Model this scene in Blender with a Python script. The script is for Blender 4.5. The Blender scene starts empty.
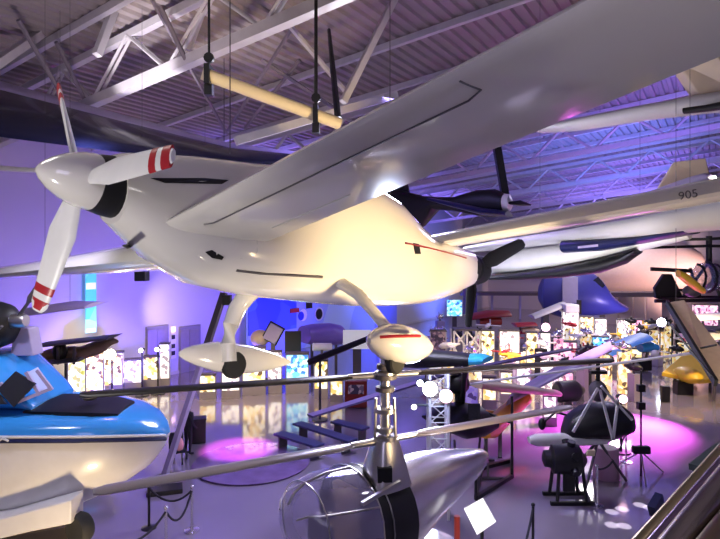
import bpy, math, random
from mathutils import Vector, Matrix
random.seed(7)
S = bpy.context.scene
C = bpy.context.collection
FOC = 560.0; HY = 258.0; H = 6.2
def P(px, py, d): return Vector(((px-360)/FOC*d, d, H-(py-HY)/FOC*d))
def D(y, z=0.0): return (H-z)*FOC/(y-HY)
def F(px, py): return P(px, py, D(py))
UX, UY = .54, .8417; VX, VY = .8417, -.54       # hall axes: U along the hall, V across it
def UV(u, v, z=0): return Vector((UX*u+VX*v, UY*u+VY*v, z))
ROTU = math.atan2(UY, UX); ROTV = math.atan2(VY, VX)
VL = -24.5
def W(px, py, off=0.0):
    k = (px-360)/FOC; d = (VL+off)/(VX*k+VY); return P(px, py, d)

# ------------------------------------------------------------------ materials
MATS = {}
def mat(name, col, rough=.5, metal=0, emit=None, es=0, noise=.08, scale=5, alpha=1, coat=0, bump=0, trans=0):
    if name in MATS: return MATS[name]
    m = bpy.data.materials.new(name); m.use_nodes = True
    nt = m.node_tree; b = nt.nodes['Principled BSDF']
    tc = nt.nodes.new('ShaderNodeTexCoord'); nz = nt.nodes.new('ShaderNodeTexNoise')
    nz.inputs['Scale'].default_value = scale; nz.inputs['Detail'].default_value = 4
    nt.links.new(tc.outputs['Object'], nz.inputs['Vector'])
    mx = nt.nodes.new('ShaderNodeMix'); mx.data_type = 'RGBA'
    mx.inputs[6].default_value = tuple(c*(1-noise) for c in col)+(1,)
    mx.inputs[7].default_value = tuple(min(1, c*(1+noise)) for c in col)+(1,)
    nt.links.new(nz.outputs['Fac'], mx.inputs[0]); nt.links.new(mx.outputs[2], b.inputs['Base Color'])
    b.inputs['Roughness'].default_value = rough; b.inputs['Metallic'].default_value = metal
    b.inputs['Coat Weight'].default_value = coat; b.inputs['Coat Roughness'].default_value = .06
    b.inputs['Alpha'].default_value = alpha; b.inputs['Transmission Weight'].default_value = trans
    if emit: b.inputs['Emission Color'].default_value = emit+(1,); b.inputs['Emission Strength'].default_value = es
    if bump:
        bp = nt.nodes.new('ShaderNodeBump'); bp.inputs['Strength'].default_value = bump; bp.inputs['Distance'].default_value = .02
        nt.links.new(nz.outputs['Fac'], bp.inputs['Height']); nt.links.new(bp.outputs['Normal'], b.inputs['Normal'])
    MATS[name] = m; return m
def panel_mat(name, cols, es=1.0, scale=3.0):
    """printed panel of glowing coloured cells, backlit in the exhibits"""
    if name in MATS: return MATS[name]
    m = mat(name, (.3, .3, .3), .5); nt = m.node_tree; b = nt.nodes['Principled BSDF']
    tc = nt.nodes.new('ShaderNodeTexCoord'); vo = nt.nodes.new('ShaderNodeTexVoronoi'); vo.inputs['Scale'].default_value = scale
    nt.links.new(tc.outputs['Object'], vo.inputs['Vector'])
    sp = nt.nodes.new('ShaderNodeSeparateColor'); nt.links.new(vo.outputs['Color'], sp.inputs[0])
    cr = nt.nodes.new('ShaderNodeValToRGB'); cr.color_ramp.interpolation = 'CONSTANT'
    el = cr.color_ramp.elements
    while len(el) < len(cols): el.new(.5)
    for i, c in enumerate(cols): el[i].position = i/len(cols); el[i].color = c+(1,)
    nt.links.new(sp.outputs[0], cr.inputs[0])
    nt.links.new(cr.outputs[0], b.inputs['Base Color']); nt.links.new(cr.outputs[0], b.inputs['Emission Color'])
    b.inputs['Emission Strength'].default_value = es
    return m
white = mat('gloss_white_paint', (.78, .75, .7), .15, coat=.6, noise=.03, scale=2)
grey_paint = mat('grey_paint', (.5, .49, .48), .35, noise=.06)
pale = mat('pale_paint', (.8, .79, .78), .35)
black = mat('black_paint', (.005, .005, .006), .5)
satin = mat('satin_black', (.009, .009, .011), .4)
rubber = mat('rubber', (.02, .02, .02), .8)
matte = mat('matte_black', (.004, .004, .005), .95)
red = mat('red_paint', (.42, .02, .03), .35)
dred = mat('dull_red', (.3, .03, .02), .4)
steel = mat('painted_steel', (.55, .52, .54), .45, noise=.1)
dsteel = mat('dark_steel', (.09, .08, .09), .5)
chrome = mat('polished_aluminium', (.85, .83, .85), .27, 1, noise=.06, scale=8)
alu = mat('brushed_aluminium', (.62, .6, .6), .32, 1, noise=.08)
cream = mat('cream_tube', (.8, .68, .45), .5)
navy = mat('navy_gloss', (.006, .008, .04), .22, coat=.3, noise=.1)
dblue = mat('dark_blue', (.01, .013, .07), .35)
skyblue = mat('sky_blue_paint', (.04, .3, .72), .2, coat=.5, noise=.05)
boatwhite = mat('boat_white', (.74, .73, .73), .3, coat=.3)
tan = mat('tan_paint', (.6, .47, .32), .5)
wood = mat('board_tan', (.62, .47, .33), .55, noise=.12, scale=10)
yellow = mat('yellow_paint', (.85, .55, .04), .4)
orange = mat('orange_paint', (.75, .33, .03), .4)
seatblue = mat('bench_blue', (.03, .035, .12), .5)
brass = mat('bronze_metal', (.32, .26, .17), .3, 1)
railmat = mat('bronze_anodised', (.3, .25, .26), .22, 1, noise=.12)
skin = mat('skin', (.6, .38, .28), .6); pink = mat('pink_cloth', (.85, .4, .4), .8)
cloth = mat('dark_cloth', (.02, .02, .03), .9)
pinkwall = mat('pale_pink_hull', (.75, .6, .58), .45)
winglass = mat('dark_window', (.02, .022, .03), .06, coat=.8)
glass = mat('bubble_glass', (.55, .5, .85), .05, alpha=.38, noise=.02, coat=1)  # violet tint stands in for reflections of the violet light
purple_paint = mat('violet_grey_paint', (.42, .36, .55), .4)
lampw = mat('lamp_white', (1, 1, 1), .4, emit=(.75, .8, 1), es=26)
lampwarm = mat('lamp_warm', (1, .9, .7), .4, emit=(1, .85, .55), es=30)
lampfar = mat('lamp_far', (1, .95, .95), .4, emit=(1, .88, .82), es=9)
lamppink = mat('lamp_pink', (1, .6, .8), .4, emit=(1, .6, .75), es=4)

# ------------------------------------------------------------------ mesh builder
class MB:
    def __init__(s): s.v = []; s.f = []
    def add(s, vs, fs):
        o = len(s.v); s.v += [Vector(v) for v in vs]; s.f += [tuple(i+o for i in f) for f in fs]; return s
    def box(s, c, size, rz=0, rx=0, ry=0):
        R = Matrix.Rotation(rz, 3, 'Z') @ Matrix.Rotation(ry, 3, 'Y') @ Matrix.Rotation(rx, 3, 'X')
        vs = [Vector(c)+R @ Vector((a*size[0]/2, b*size[1]/2, d*size[2]/2)) for a in (-1, 1) for b in (-1, 1) for d in (-1, 1)]
        return s.add(vs, [(0, 1, 3, 2), (4, 6, 7, 5), (0, 4, 5, 1), (2, 3, 7, 6), (0, 2, 6, 4), (1, 5, 7, 3)])
    def loft(s, secs, cap=True):
        n = len(secs[0]); vs = [p for sec in secs for p in sec]; fs = []
        for i in range(len(secs)-1):
            for j in range(n):
                k = (j+1) % n; fs.append((i*n+j, i*n+k, (i+1)*n+k, (i+1)*n+j))
        if cap: fs.append(tuple(range(n))[::-1]); fs.append(tuple(range((len(secs)-1)*n, len(secs)*n)))
        return s.add(vs, fs)
    def path(s, pts, rs, n=10, cap=True, flat=1.0):
        pts = [Vector(p) for p in pts]
        if not hasattr(rs, '__len__'): rs = [rs]*len(pts)
        secs = []
        for i, p in enumerate(pts):
            t = (pts[min(i+1, len(pts)-1)]-pts[max(i-1, 0)]).normalized()
            a = Vector((0, 0, 1)) if abs(t.z) < .95 else Vector((1, 0, 0))
            x = t.cross(a).normalized(); y = x.cross(t).normalized()
            secs.append([p+x*rs[i]*math.cos(2*math.pi*j/n)+y*rs[i]*flat*math.sin(2*math.pi*j/n) for j in range(n)])
        return s.loft(secs, cap)
    def tube(s, a, b, r, r2=None, n=10): return s.path([a, b], [r, r if r2 is None else r2], n)
    def bar(s, a, b, w, h=None):
        """rectangular bar"""
        a = Vector(a); b = Vector(b); t = (b-a).normalized(); h = h or w
        up = Vector((0, 0, 1)) if abs(t.z) < .95 else Vector((1, 0, 0))
        x = t.cross(up).normalized()*w/2; y = x.cross(t).normalized()*h/2
        return s.loft([[p+x+y, p-x+y, p-x-y, p+x-y] for p in (a, b)])
    def lathe(s, base, axis, prof, n=20):
        axis = Vector(axis).normalized(); base = Vector(base)
        a = Vector((0, 0, 1)) if abs(axis.z) < .95 else Vector((1, 0, 0))
        x = axis.cross(a).normalized(); y = x.cross(axis).normalized()
        return s.loft([[base+axis*t+(x*math.cos(2*math.pi*j/n)+y*math.sin(2*math.pi*j/n))*max(r, 1e-4) for j in range(n)] for t, r in prof])
    def ball(s, c, r, n=14):
        if not hasattr(r, '__len__'): r = (r, r, r)
        secs = []; m = 8
        for i in range(m+1):
            t = math.pi*i/m; q = max(math.sin(t), 1e-3)
            secs.append([Vector(c)+Vector((r[0]*q*math.cos(2*math.pi*j/n), r[1]*q*math.sin(2*math.pi*j/n), -r[2]*math.cos(t))) for j in range(n)])
        return s.loft(secs)
    def prism(s, pts, vec):
        """polygon (3D points) extruded by a vector"""
        vec = Vector(vec); pts = [Vector(p) for p in pts]; return s.loft([pts, [p+vec for p in pts]])
    def build(s, name, m, parent=None, smooth=True, bevel=0):
        me = bpy.data.meshes.new(name)
        root = parent
        while root is not None and root.parent is not None: root = root.parent
        if root is not None: org = root.matrix_world.inverted() if False else None
        if parent is None:
            lo = Vector((min(v.x for v in s.v), min(v.y for v in s.v), min(v.z for v in s.v)))
            hi = Vector((max(v.x for v in s.v), max(v.y for v in s.v), 0)); off = Vector(((lo.x+hi.x)/2, (lo.y+hi.y)/2, lo.z))
        else: off = root.location
        me.from_pydata([v-off for v in s.v], [], s.f); me.update()
        import bmesh
        bm = bmesh.new(); bm.from_mesh(me); bmesh.ops.recalc_face_normals(bm, faces=bm.faces); bm.to_mesh(me); bm.free()
        if smooth:
            me.shade_smooth(); me.set_sharp_from_angle(angle=math.radians(38))
        me.materials.append(m)
        o = bpy.data.objects.new(name, me); C.objects.link(o)
        if parent is None: o.location = off
        else: o.parent = parent
        if bevel:
            b = o.modifiers.new('bevel', 'BEVEL'); b.width = bevel; b.segments = 2; b.limit_method = 'ANGLE'
        return o
def tag(o, label, cat, group=None):
    o['label'] = label; o['category'] = cat
    if group: o['group'] = group
    return o
def thing(name, label, cat, loc, group=None):
    o = bpy.data.objects.new(name, None); C.objects.link(o); o.location = loc; o.empty_display_size = .2
    return tag(o, label, cat, group)
def struct(name, mb, m, parent=None, smooth=False):
    o = mb.build(name, m, parent, smooth)
    if parent is None: o['kind'] = 'structure'
    return o
def ell(c, x, y, rx, rz, n=24, e=2.3, a0=0.0, a1=2*math.pi, closed=True):
    out = []
    for j in range(n):
        t = a0+(a1-a0)*j/(n if closed else n-1); ct, st = math.cos(t), math.sin(t)
        out.append(c+x*rx*math.copysign(abs(ct)**(2/e), ct)+y*rz*math.copysign(abs(st)**(2/e), st))
    return out
ZV = Vector((0, 0, 1))
AF = [(0, 0), (.03, .3), (.12, .62), (.3, .9), (.5, .85), (.75, .5), (1, .04), (1, -.04), (.75, -.25), (.5, -.38), (.3, -.42), (.12, -.34), (.03, -.2)]
def foil(le, chord, thick, up=ZV):
    le = Vector(le); chord = Vector(chord); return [le+chord*a+up*thick*b*.75 for a, b in AF]
def wing(mb, secs, up=ZV): return mb.loft([foil(l, c, t, up) for l, c, t in secs])
def letters(txt, size, m, parent, origin, xdir, ydir, name='lettering', depth=.006):
    cu = bpy.data.curves.new(name, 'FONT'); cu.body = txt; cu.size = size; cu.extrude = depth
    o = bpy.data.objects.new(name, cu); C.objects.link(o)
    dg = bpy.context.evaluated_depsgraph_get(); me = bpy.data.meshes.new_from_object(o.evaluated_get(dg))
    bpy.data.objects.remove(o); xd = Vector(xdir).normalized(); zd = xd.cross(Vector(ydir)).normalized(); yd = zd.cross(xd).normalized()
    org = Vector(origin)-parent.location
    M = Matrix(((xd.x, yd.x, zd.x, org.x), (xd.y, yd.y, zd.y, org.y), (xd.z, yd.z, zd.z, org.z), (0, 0, 0, 1)))
    me.transform(M); me.materials.append(m); o = bpy.data.objects.new(name, me); C.objects.link(o); o.parent = parent; return o

#PART2
# ------------------------------------------------------------------ setting
def zr(v): return 13.8+.1*v
fl = mat('polished_concrete', (.23, .2, .24), .13, noise=.12, scale=.6, coat=.6)
wl = mat('lavender_wall', (.6, .58, .66), .7, noise=.04, scale=.4)
deckm = mat('roof_deck', (.3, .255, .25), .6, noise=.1, scale=1)
m = MB(); m.add([UV(-9, VL-.3), UV(68, VL-.3), UV(68, 14.3), UV(-9, 14.3)], [(0, 1, 2, 3)]); m.add([UV(-9, VL-.3, -.2), UV(68, VL-.3, -.2), UV(68, 14.3, -.2), UV(-9, 14.3, -.2)], [(3, 2, 1, 0)])
struct('floor', m, fl)
m = MB(); prof = []
v = VL-.3
while v < 14.2: prof += [(v, .0), (v+.15, .0), (v+.19, .09), (v+.33, .09)]; v += .37
for i in range(len(prof)-1):
    (a, h), (b, g) = prof[i], prof[i+1]
    m.add([UV(-9, a, zr(a)+h), UV(68, a, zr(a)+h), UV(68, b, zr(b)+g), UV(-9, b, zr(b)+g)], [(0, 1, 2, 3)])
ceil = struct('ceiling', m, deckm)
for u in [1.5+3.42*i for i in range(19)]:
    a, b = VL, 14
    MB().bar(UV(u, a, zr(a)-.12), UV(u, b, zr(b)-.12), .16, .2).build('purlin', steel, ceil, False)
def wallslab(name, a, b, h0, h1, m_=None):
    n = Vector((b-a)).normalized().cross(ZV)*.2
    mb = MB(); mb.add([a, b, b+ZV*h1, a+ZV*h0, a+n, b+n, b+n+ZV*h1, a+n+ZV*h0], [(0, 1, 2, 3), (7, 6, 5, 4), (0, 4, 5, 1), (1, 5, 6, 2), (2, 6, 7, 3), (3, 7, 4, 0)])
    return struct(name, mb, m_ or wl)
wallslab('wall_left', UV(68, VL), UV(-9, VL), zr(VL), zr(VL))
wallslab('wall_far', UV(68, 14), UV(68, VL), zr(14), zr(VL))
wallslab('wall_right', UV(-9, 14), UV(68, 14), zr(14), zr(14))
wallslab('wall_back', UV(-9, VL), UV(-9, 14), zr(VL), zr(14))
# the visitors' balcony the picture is taken from
struct('floor_balcony', MB().box(UV(-4.5, 1.0, 4.42), (7, 14, .26), ROTU), fl)
# trusses
order = ['nearest white roof truss, its lit square bottom chord crossing the top left', 'second roof truss, partly behind the wing of the white airplane',
 'third roof truss, its pale blue chord above the tail of the white airplane', 'fourth roof truss along the hall, in violet light', 'fifth roof truss along the hall, small and violet', 'farthest roof truss, before the end wall']
for i, u in enumerate([9.24, 19.5, 29.7, 40, 50, 60]):
    t = thing('roof_truss', order[i], 'roof truss', UV(u, 0, zr(0)-1.7), 'steel trusses under the roof')
    def zc(v): return 12.09+.1*v
    a, b = VL+.1, 13.9; w = .26 if i == 0 else .24
    MB().bar(UV(u, a, zc(a)), UV(u, b, zc(b)), w).build('bottom_chord', steel, t, False)
    MB().bar(UV(u, a, zr(a)-.35), UV(u, b, zr(b)-.35), .2).build('top_chord', steel, t, False)
    n = 12; st = (b-a)/n; off = -15.2-(a+st*round((-15.2-a)/st))
    for k in range(n):
        x0 = a+st*k; xm = x0+st/2; x1 = x0+st
        for p, q in ((x0, xm), (x1, xm)):
            if i < 1:
                mb = MB()
                for s in (-.07, .07): mb.tube(UV(u+s, p, zc(p)), UV(u+s, q, zr(q)-.35), .045, n=6)
            else: mb = MB().tube(UV(u, p, zc(p)), UV(u, q, zr(q)-.35), .08, n=6)
            mb.build('web_member', steel, t, False)
# braces running along the hall between the trusses
def brace(a, b, w, label):
    tag(MB().bar(a, b, w).build('roof_brace', steel, None, False), label, 'roof brace', 'loose braces of the roof frame')
brace(P(-20, 75, 13), P(78, 8, 17), .2, 'violet-lit steel brace in the top left corner of the roof')
brace(P(343, 102, 14), P(397, -6, 15), .16, 'pale double brace rising from above the cream tube to the roof')
brace(P(290, 26, 13), P(346, 92, 15), .09, 'thin pale brace slanting down behind the black hanging rod')
brace(P(236, 141, 13.6), P(396, 95, 16), .2, 'pale lavender brace just behind the end of the cream tube')
brace(P(188, 50, 15), P(208, -4, 15), .15, 'short bright brace near the top edge, right of the lit truss chord')
brace(P(97, 55, 14), P(119, -4, 14.6), .18, 'bright violet brace rising above the propeller tip')
def level(px, py, z0): k = (px-360)/FOC; return P(px, py, (z0-H)/((HY-py)/FOC-.1*(VX*k+VY)))
for (a, b) in (((150, -4), (226, 132)), ((292, 28), (228, 130)), ((160, 6), (186, 60)), ((56, 42), (88, 106)), ((300, 60), (245, 128)), ((262, 60), (340, 112)), ((18, 20), (60, 92))):
    tag(MB().tube(level(*a, 13.3), level(*b, 12.09), .06, n=6).build('thin_brace', mat('mauve_steel', (.2, .17, .2), .5), None), 'thin lavender-grey tube brace crossing behind the lit roof chord at the top left', 'roof brace', 'thin tube braces at the top left of the roof')
# spreader tube hung from chains
t = thing('hanging_tube', 'cream tube hung level on black chains above the white airplane', 'tube', P(270, 98, 9))
MB().tube(P(202, 73, 8.6), P(340, 124, 9.4), .1, n=14).build('tube', cream, t)
for px, py, d, w in ((209, 76, 8.64, .02), (316, 115, 9.25, .032)):
    p = P(px, py, d); vv = VX*p.x+VY*p.y
    MB().tube(p+ZV*.1, Vector((p.x, p.y, zr(vv)-.02)), w, n=6).build('hanging_rod', black, t)
    mb = MB(); mb.box(p, (.08, .3, .3)); mb.lathe(p+Vector((0, 0, .28)), (0, 1, 0), [(-.03, .08), (.03, .08)], 10); mb.box(p+Vector((0, 0, -.22)), (.12, .12, .16)); mb.build('hook_clamp', black, t)
tag(MB().path([P(329, 30, 12), P(333, 70, 12), P(338, 118, 12.1)], [.1, .17, .2], 6, flat=.4).build('roof_strap', black), 'wide black strap hanging from the roof right of the black rod', 'strap')

# ------------------------------------------------------------------ the white airplane
E3 = Vector((.615, .778, -.13)).normalized(); EN = Vector((.785, -.62, .1)).normalized(); EZ = EN.cross(E3).normalized()
if EZ.z < 0: EZ = -EZ
A0 = Vector((-2.8, 5.5, 6.985))
def Lof(px): k = (px-360)/FOC; return (-2.8-5.5*k)/(.785*k-.62)
def AX(px): L = Lof(px); return Vector((-2.8+.62*L, 5.5+.785*L, 0))
def zat(py, d): return H-(py-HY)/FOC*d
ap = thing('twin_engine_airplane', 'white push-pull airplane with fixed gear, hanging large across the picture', 'airplane', P(300, 240, 8))
def fsec(px, top, bot, hw, e=2.4, n=28):
    a = AX(px); zt, zb = zat(top, a.y), zat(bot, a.y); c = Vector((a.x, a.y, (zt+zb)/2))
    return ell(c, Vector((.785, -.62, .0)), ZV, hw, (zt-zb)/2, n, e)
SEC = [(111, 155, 224, .34), (122, 153, 235, .38), (150, 154, 260, .46), (190, 157, 284, .55), (240, 163, 295, .62), (300, 168, 302, .66), (350, 178, 306, .66), (385, 199, 306, .6), (405, 220, 305, .54), (425, 238, 302, .46), (450, 245, 294, .36), (467, 251, 286, .27)]
MB().loft([fsec(*s, e=2.1 if s[0] < 130 else 2.5) for s in SEC]).build('fuselage', white, ap)
base = A0+E3*.12
MB().lathe(A0+E3*.22, -E3, [(0, .285), (.08, .29), (.2, .27), (.34, .22), (.46, .15), (.54, .08), (.58, .02)], 24).build('spinner', white, ap)
MB().lathe(A0+E3*.2, E3, [(-.04, .24), (-.03, .29), (.1, .315), (.3, .33), (.33, .3)], 24).build('cowl_ring', black, ap)
def blade(hub, th, R, parent, m_, chord=.27, stripes=True, beta=-35, r0=.2, e3=E3, en=EN, ez=EZ):
    rad = en*math.cos(th)+ez*math.sin(th); tan_ = e3.cross(rad).normalized()
    def sec(r, grow=0):
        f = r/R; b = math.radians(beta-18*(.5-f)); c = tan_*math.cos(b)+e3*math.sin(b); t = rad.cross(c)
        w = chord*(.55+.55*min(1, (f-.1)/.3) if f < .4 else 1.1-.35*(f-.4)/.6)*(.6 if f > .985 else 1)/2
        return ell(hub+rad*r, c, t, w+grow, .022+.02*(1-f)+grow, 12, 2)
    b = MB().loft([sec(r) for r in (r0, .25*R, .4*R, .6*R, .8*R, .95*R, R)]).build('propeller_blade', m_, parent)
    if stripes:
        for a, c in ((.8, .86), (.91, .985)): MB().loft([sec(a*R, .003), sec(c*R, .003)]).build('tip_stripe', red, b)
hub = A0+E3*.05
blade(hub, math.radians(-4), 1.62, ap, pale, .25, True, -8); blade(hub, math.radians(121), 1.36, ap, pale); blade(hub, math.radians(241), 1.45, ap, pale)
# rear engine
rp = AX(467); rz = zat(268, rp.y); rh = Vector((rp.x, rp.y, rz))
MB().lathe(rh, E3, [(-.05, .3), (.1, .3), (.12, .2), (.2, .3), (.42, .33), (.62, .28), (.8, .16), (.88, .04)], 18).build('rear_spinner', matte, ap)
ph = rh+E3*.3
for th in (22, 142, 262): blade(ph, math.radians(th), 1.25, ap, matte, .3, False, 20)
# front wing, near half
def LE(s): return Vector((-1.77+.785*s, 5.6-.62*s, H+.45+.26*s))
ch = Vector((.62, .785, 0))
def wsec(s, c=None, t=.2): c = c or 1.25; return (LE(s), Vector((ch.x*c, ch.y*c, -.21-.0*s)), t)
wm = wing(MB(), [wsec(-.3, 1.25, .2), wsec(0), wsec(1.5), wsec(3), wsec(4.5), (LE(5.9), Vector((ch.x*1.15, ch.y*1.15, -.18)), .17), (LE(6.05)+ch*.2, Vector((ch.x*.8, ch.y*.8, -.12)), .06)])
wm.build('near_wing', white, ap)
def under(s, f):
    """point just under the near wing at span s and chord fraction f"""
    l, c, t = wsec(s)
    fs = [(0, 0), (.03, .2), (.12, .34), (.3, .42), (.5, .38), (.75, .25), (1, .04)]
    for (a, x), (b, y) in zip(fs, fs[1:]):
        if a <= f <= b: q = x+(y-x)*(f-a)/(b-a); break
    return l+c*f-ZV*(q*t*.75+.004)
MB().path([under(.0, .2)]+[under(s, .24) for s in (.1, .8, 1.6, 2.4, 3.0)]+[under(3.12, .2), under(3.05, .06)], .009, 6).build('slat_seam', dsteel, ap)
MB().path([under(s, .74) for s in (.3, .8, 1.4)], .006, 6).build('flap_seam', grey_paint, ap)
# front wing, far half
def LF(s): return Vector((-2.0-.785*s, 6.6+.62*s, H+.03-.055*s))
wing(MB(), [(LF(-.3), ch*1.35, .42), (LF(2), ch*1.3, .4), (LF(4.5), ch*1.2, .3), (LF(7.5), ch*1.1, .24)]).build('far_wing', white, ap)
# rear wing, near half, with the registration
r0 = AX(436); r0 = Vector((r0.x, r0.y, zat(243, r0.y)))-Vector((.785, -.62, .13))*.3
def LR(s): return r0+Vector((.785*s, -.62*s, .14*s))
wing(MB(), [(LR(0), ch*.9, .3), (LR(2), ch*.9, .34), (LR(4.6), ch*.85, .36), (LR(5.6), ch*.8, .34)]).build('rear_wing', white, ap)
letters('905', .17, dsteel, ap, LR(4.42)-Vector((.02, .12, .02)), (.785, -.62, .14), (0, .1, 1), 'registration')
# gear
nd = 7.0
MB().path([P(256, 286, 7.3), P(246, 296, 7.28), P(237, 309, 7.2), P(231, 325, 7.1), P(228, 344, 7.05), P(229, 362, 7)], [.13, .125, .115, .105, .1, .1], 14).build('nose_gear_leg', white, ap)
def pant(a, b, w, h, name, n=18):
    a = Vector(a); b = Vector(b); t = (b-a); x = t.cross(ZV).normalized(); secs = []
    for f, r in ((0, .12), (.04, .35), (.12, .6), (.28, .93), (.42, 1), (.6, .92), (.8, .62), (.93, .32), (1, .1)): secs.append(ell(a+t*f, x, ZV, w*r, h*r, n, 2.2))
    return MB().loft(secs).build(name, white, ap)
w1 = pant(P(179, 354, 6.7), P(290, 362, 7.9), .17, .2, 'nose_wheel_pant')
def wheel(c, ax, r, w, par): 
    o = MB().lathe(Vector(c), ax, [(-w/2, r*.6), (-w/2, r*.88), (-w*.3, r), (w*.3, r), (w/2, r*.88), (w/2, r*.6)], 20).build('wheel', rubber, par)
    MB().lathe(Vector(c), ax, [(-w*.45, 0), (-w*.45, r*.55), (w*.45, r*.55), (w*.45, 0)], 14).build('wheel_hub', alu, o)
wheel(P(234, 365, 7.1), (.785, -.62, 0), .17, .12, ap)
MB().path([P(318, 277, 8), P(338, 281, 7.9), P(358, 294, 7.7), P(377, 316, 7.5), P(393, 336, 7.4)], [.09, .12, .11, .1, .1], 12, flat=.7).build('main_gear_leg', white, ap)
pant(P(369, 341, 6.95), P(432, 347, 8.2), .27, .27, 'main_wheel_pant')
MB().path([P(380, 337, 6.92), P(398, 336, 6.95), P(420, 336, 7.25)], .02, 8).build('pant_stripe', red, ap)
wheel(P(395, 361, 7.35), (.785, -.62, 0), .17, .12, ap)
# details on the near flank
def flank(px, py, out=.012):
    """point on the fuselage's near skin under a pixel"""
    d0 = AX(px).y
    for i, s in enumerate(SEC[:-1]):
        for it in range(1):
            pass
    # march along the ray till it meets the section ellipse
    best = None
    for k in range(400):
        d = d0-1.2+k*.005; p = P(px, py, d); L = (Vector((p.x, p.y))-Vector((-2.8, 5.5))).dot(Vector((.62, .785))); la = (p.x+2.8)*.785+(p.y-5.5)*-.62
        ax_ = Vector((-2.8+.62*L, 5.5+.785*L)); pxx = 360+FOC*ax_.x/ax_.y
        i = max(0, min(len(SEC)-2, sum(1 for s in SEC if s[0] <= pxx)-1)); s, q = SEC[i], SEC[i+1]; f = max(0, min(1, (pxx-s[0])/(q[0]-s[0])))
        top, bot, hw = [s[j]+(q[j]-s[j])*f for j in (1, 2, 3)]
        zt, zb = zat(top, ax_.y), zat(bot, ax_.y); zc_ = (zt+zb)/2
        if abs(la/hw)**2.4+abs((p.z-zc_)/((zt-zb)/2))**2.4 <= 1: best = p; break
    if best is None: best = P(px, py, d0-.3)
    return best-(best-Vector((0, 0, H))).normalized()*out
def decal(name, pts, m_, out=.012, th=.02):
    q = [flank(x, y, out) for x, y in pts]; n = (Vector((0, 0, H))-q[0]).normalized()
    return MB().prism([p-n*th for p in q], n*th).build(name, m_, ap, False)
decal('side_window', [(150, 178), (205, 178), (229, 180), (222, 184), (165, 183)], winglass, .02)
decal('air_inlet', [(205, 252), (212, 250), (224, 257), (222, 260), (212, 258)], black)
decal('exhaust_port', [(121, 245), (127, 244), (132, 247), (127, 249)], black)
decal('engine_intake', [(413, 243), (419, 244), (421, 254), (415, 254)], black)
MB().path([flank(x, y, 0) for x, y in ((405, 243), (425, 247), (445, 252), (466, 258))], .018, 6).build('pinstripe', dred, ap)
MB().path([flank(x, y, 0) for x, y in ((236, 270), (260, 273), (290, 275), (322, 277))], .022, 6).build('gear_slot', dsteel, ap)
MB().path([flank(x, y, 0) for x, y in ((257, 238), (257, 252), (250, 259), (240, 258))], .006, 6).build('panel_seam', grey_paint, ap)
MB().tube(Vector((AX(230).x, AX(230).y, 7.5)), Vector((AX(230).x, AX(230).y, 11.6)), .008, n=5).build('suspension_cable', dsteel, ap)
MB().tube(Vector((AX(390).x, AX(390).y, 6.7)), Vector((AX(390).x, AX(390).y, 12.4)), .008, n=5).build('suspension_cable', dsteel, ap)
# ------------------------------------------------------------------ other aircraft under the roof
def cable(par, p, r=.005):
    p = Vector(p); MB().tube(p, Vector((p.x, p.y, zr(VX*p.x+VY*p.y)-.03)), r, n=5).build('suspension_cable', dsteel, par)
def strip(rows, w, name, m_, par, n=20, e=2.2, x=None):
    """rounded body through (px, ytop, ybottom, depth) rows"""
    secs = []
    for px, a, b, d in rows:
        p = P(px, a, d); q = P(px, b, d); secs.append(((p+q)/2, (p-q).length/2))
    out = []
    for i, (c, r) in enumerate(secs):
        t = (secs[min(i+1, len(secs)-1)][0]-secs[max(i-1, 0)][0]).normalized(); xx = t.cross(ZV).normalized()
        out.append(ell(c, xx, ZV, w if not hasattr(w, '__len__') else w[i], r, n, e))
    return MB().loft(out).build(name, m_, par)
# dark blue wing behind the propeller
t = thing('hanging_airplane', 'airplane with a long glossy dark blue wing, hanging behind the propeller', 'airplane', P(100, 110, 13))
def slab(lower, upper, th, name, m_, par, up):
    secs = []
    for (a, b) in zip(lower, upper): secs.append((a, b-a, th))
    return wing(MB(), secs, up).build(name, m_, par)
lo = [P(-90, 132, 11.6), P(0, 137, 12.3), P(120, 152, 13.4), P(230, 163, 14.6), P(300, 166, 15.6)]
hi = [P(-90, 72, 13.2), P(0, 90, 14), P(120, 121, 15), P(230, 148, 16), P(300, 156, 16.6)]
slab(lo, hi, .3, 'wing', navy, t, Vector((.1, -.6, .8)).normalized())
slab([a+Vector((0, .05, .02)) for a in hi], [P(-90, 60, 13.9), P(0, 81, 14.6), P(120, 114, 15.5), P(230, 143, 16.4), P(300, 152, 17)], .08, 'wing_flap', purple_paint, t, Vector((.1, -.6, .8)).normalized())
cable(t, P(60, 100, 14)); cable(t, P(205, 143, 15.8))
t = thing('hanging_wing', 'slim pale grey wing tip pointing at the spinner from the left edge', 'wing', P(10, 168, 12))
wing(MB(), [(P(-60, 166, 12), Vector((-.2, .7, .1)), .16), (P(39, 172, 12), Vector((-.2, .5, .1)), .1)]).build('wing', pale, t); cable(t, P(-20, 166, 12.4))
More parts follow.
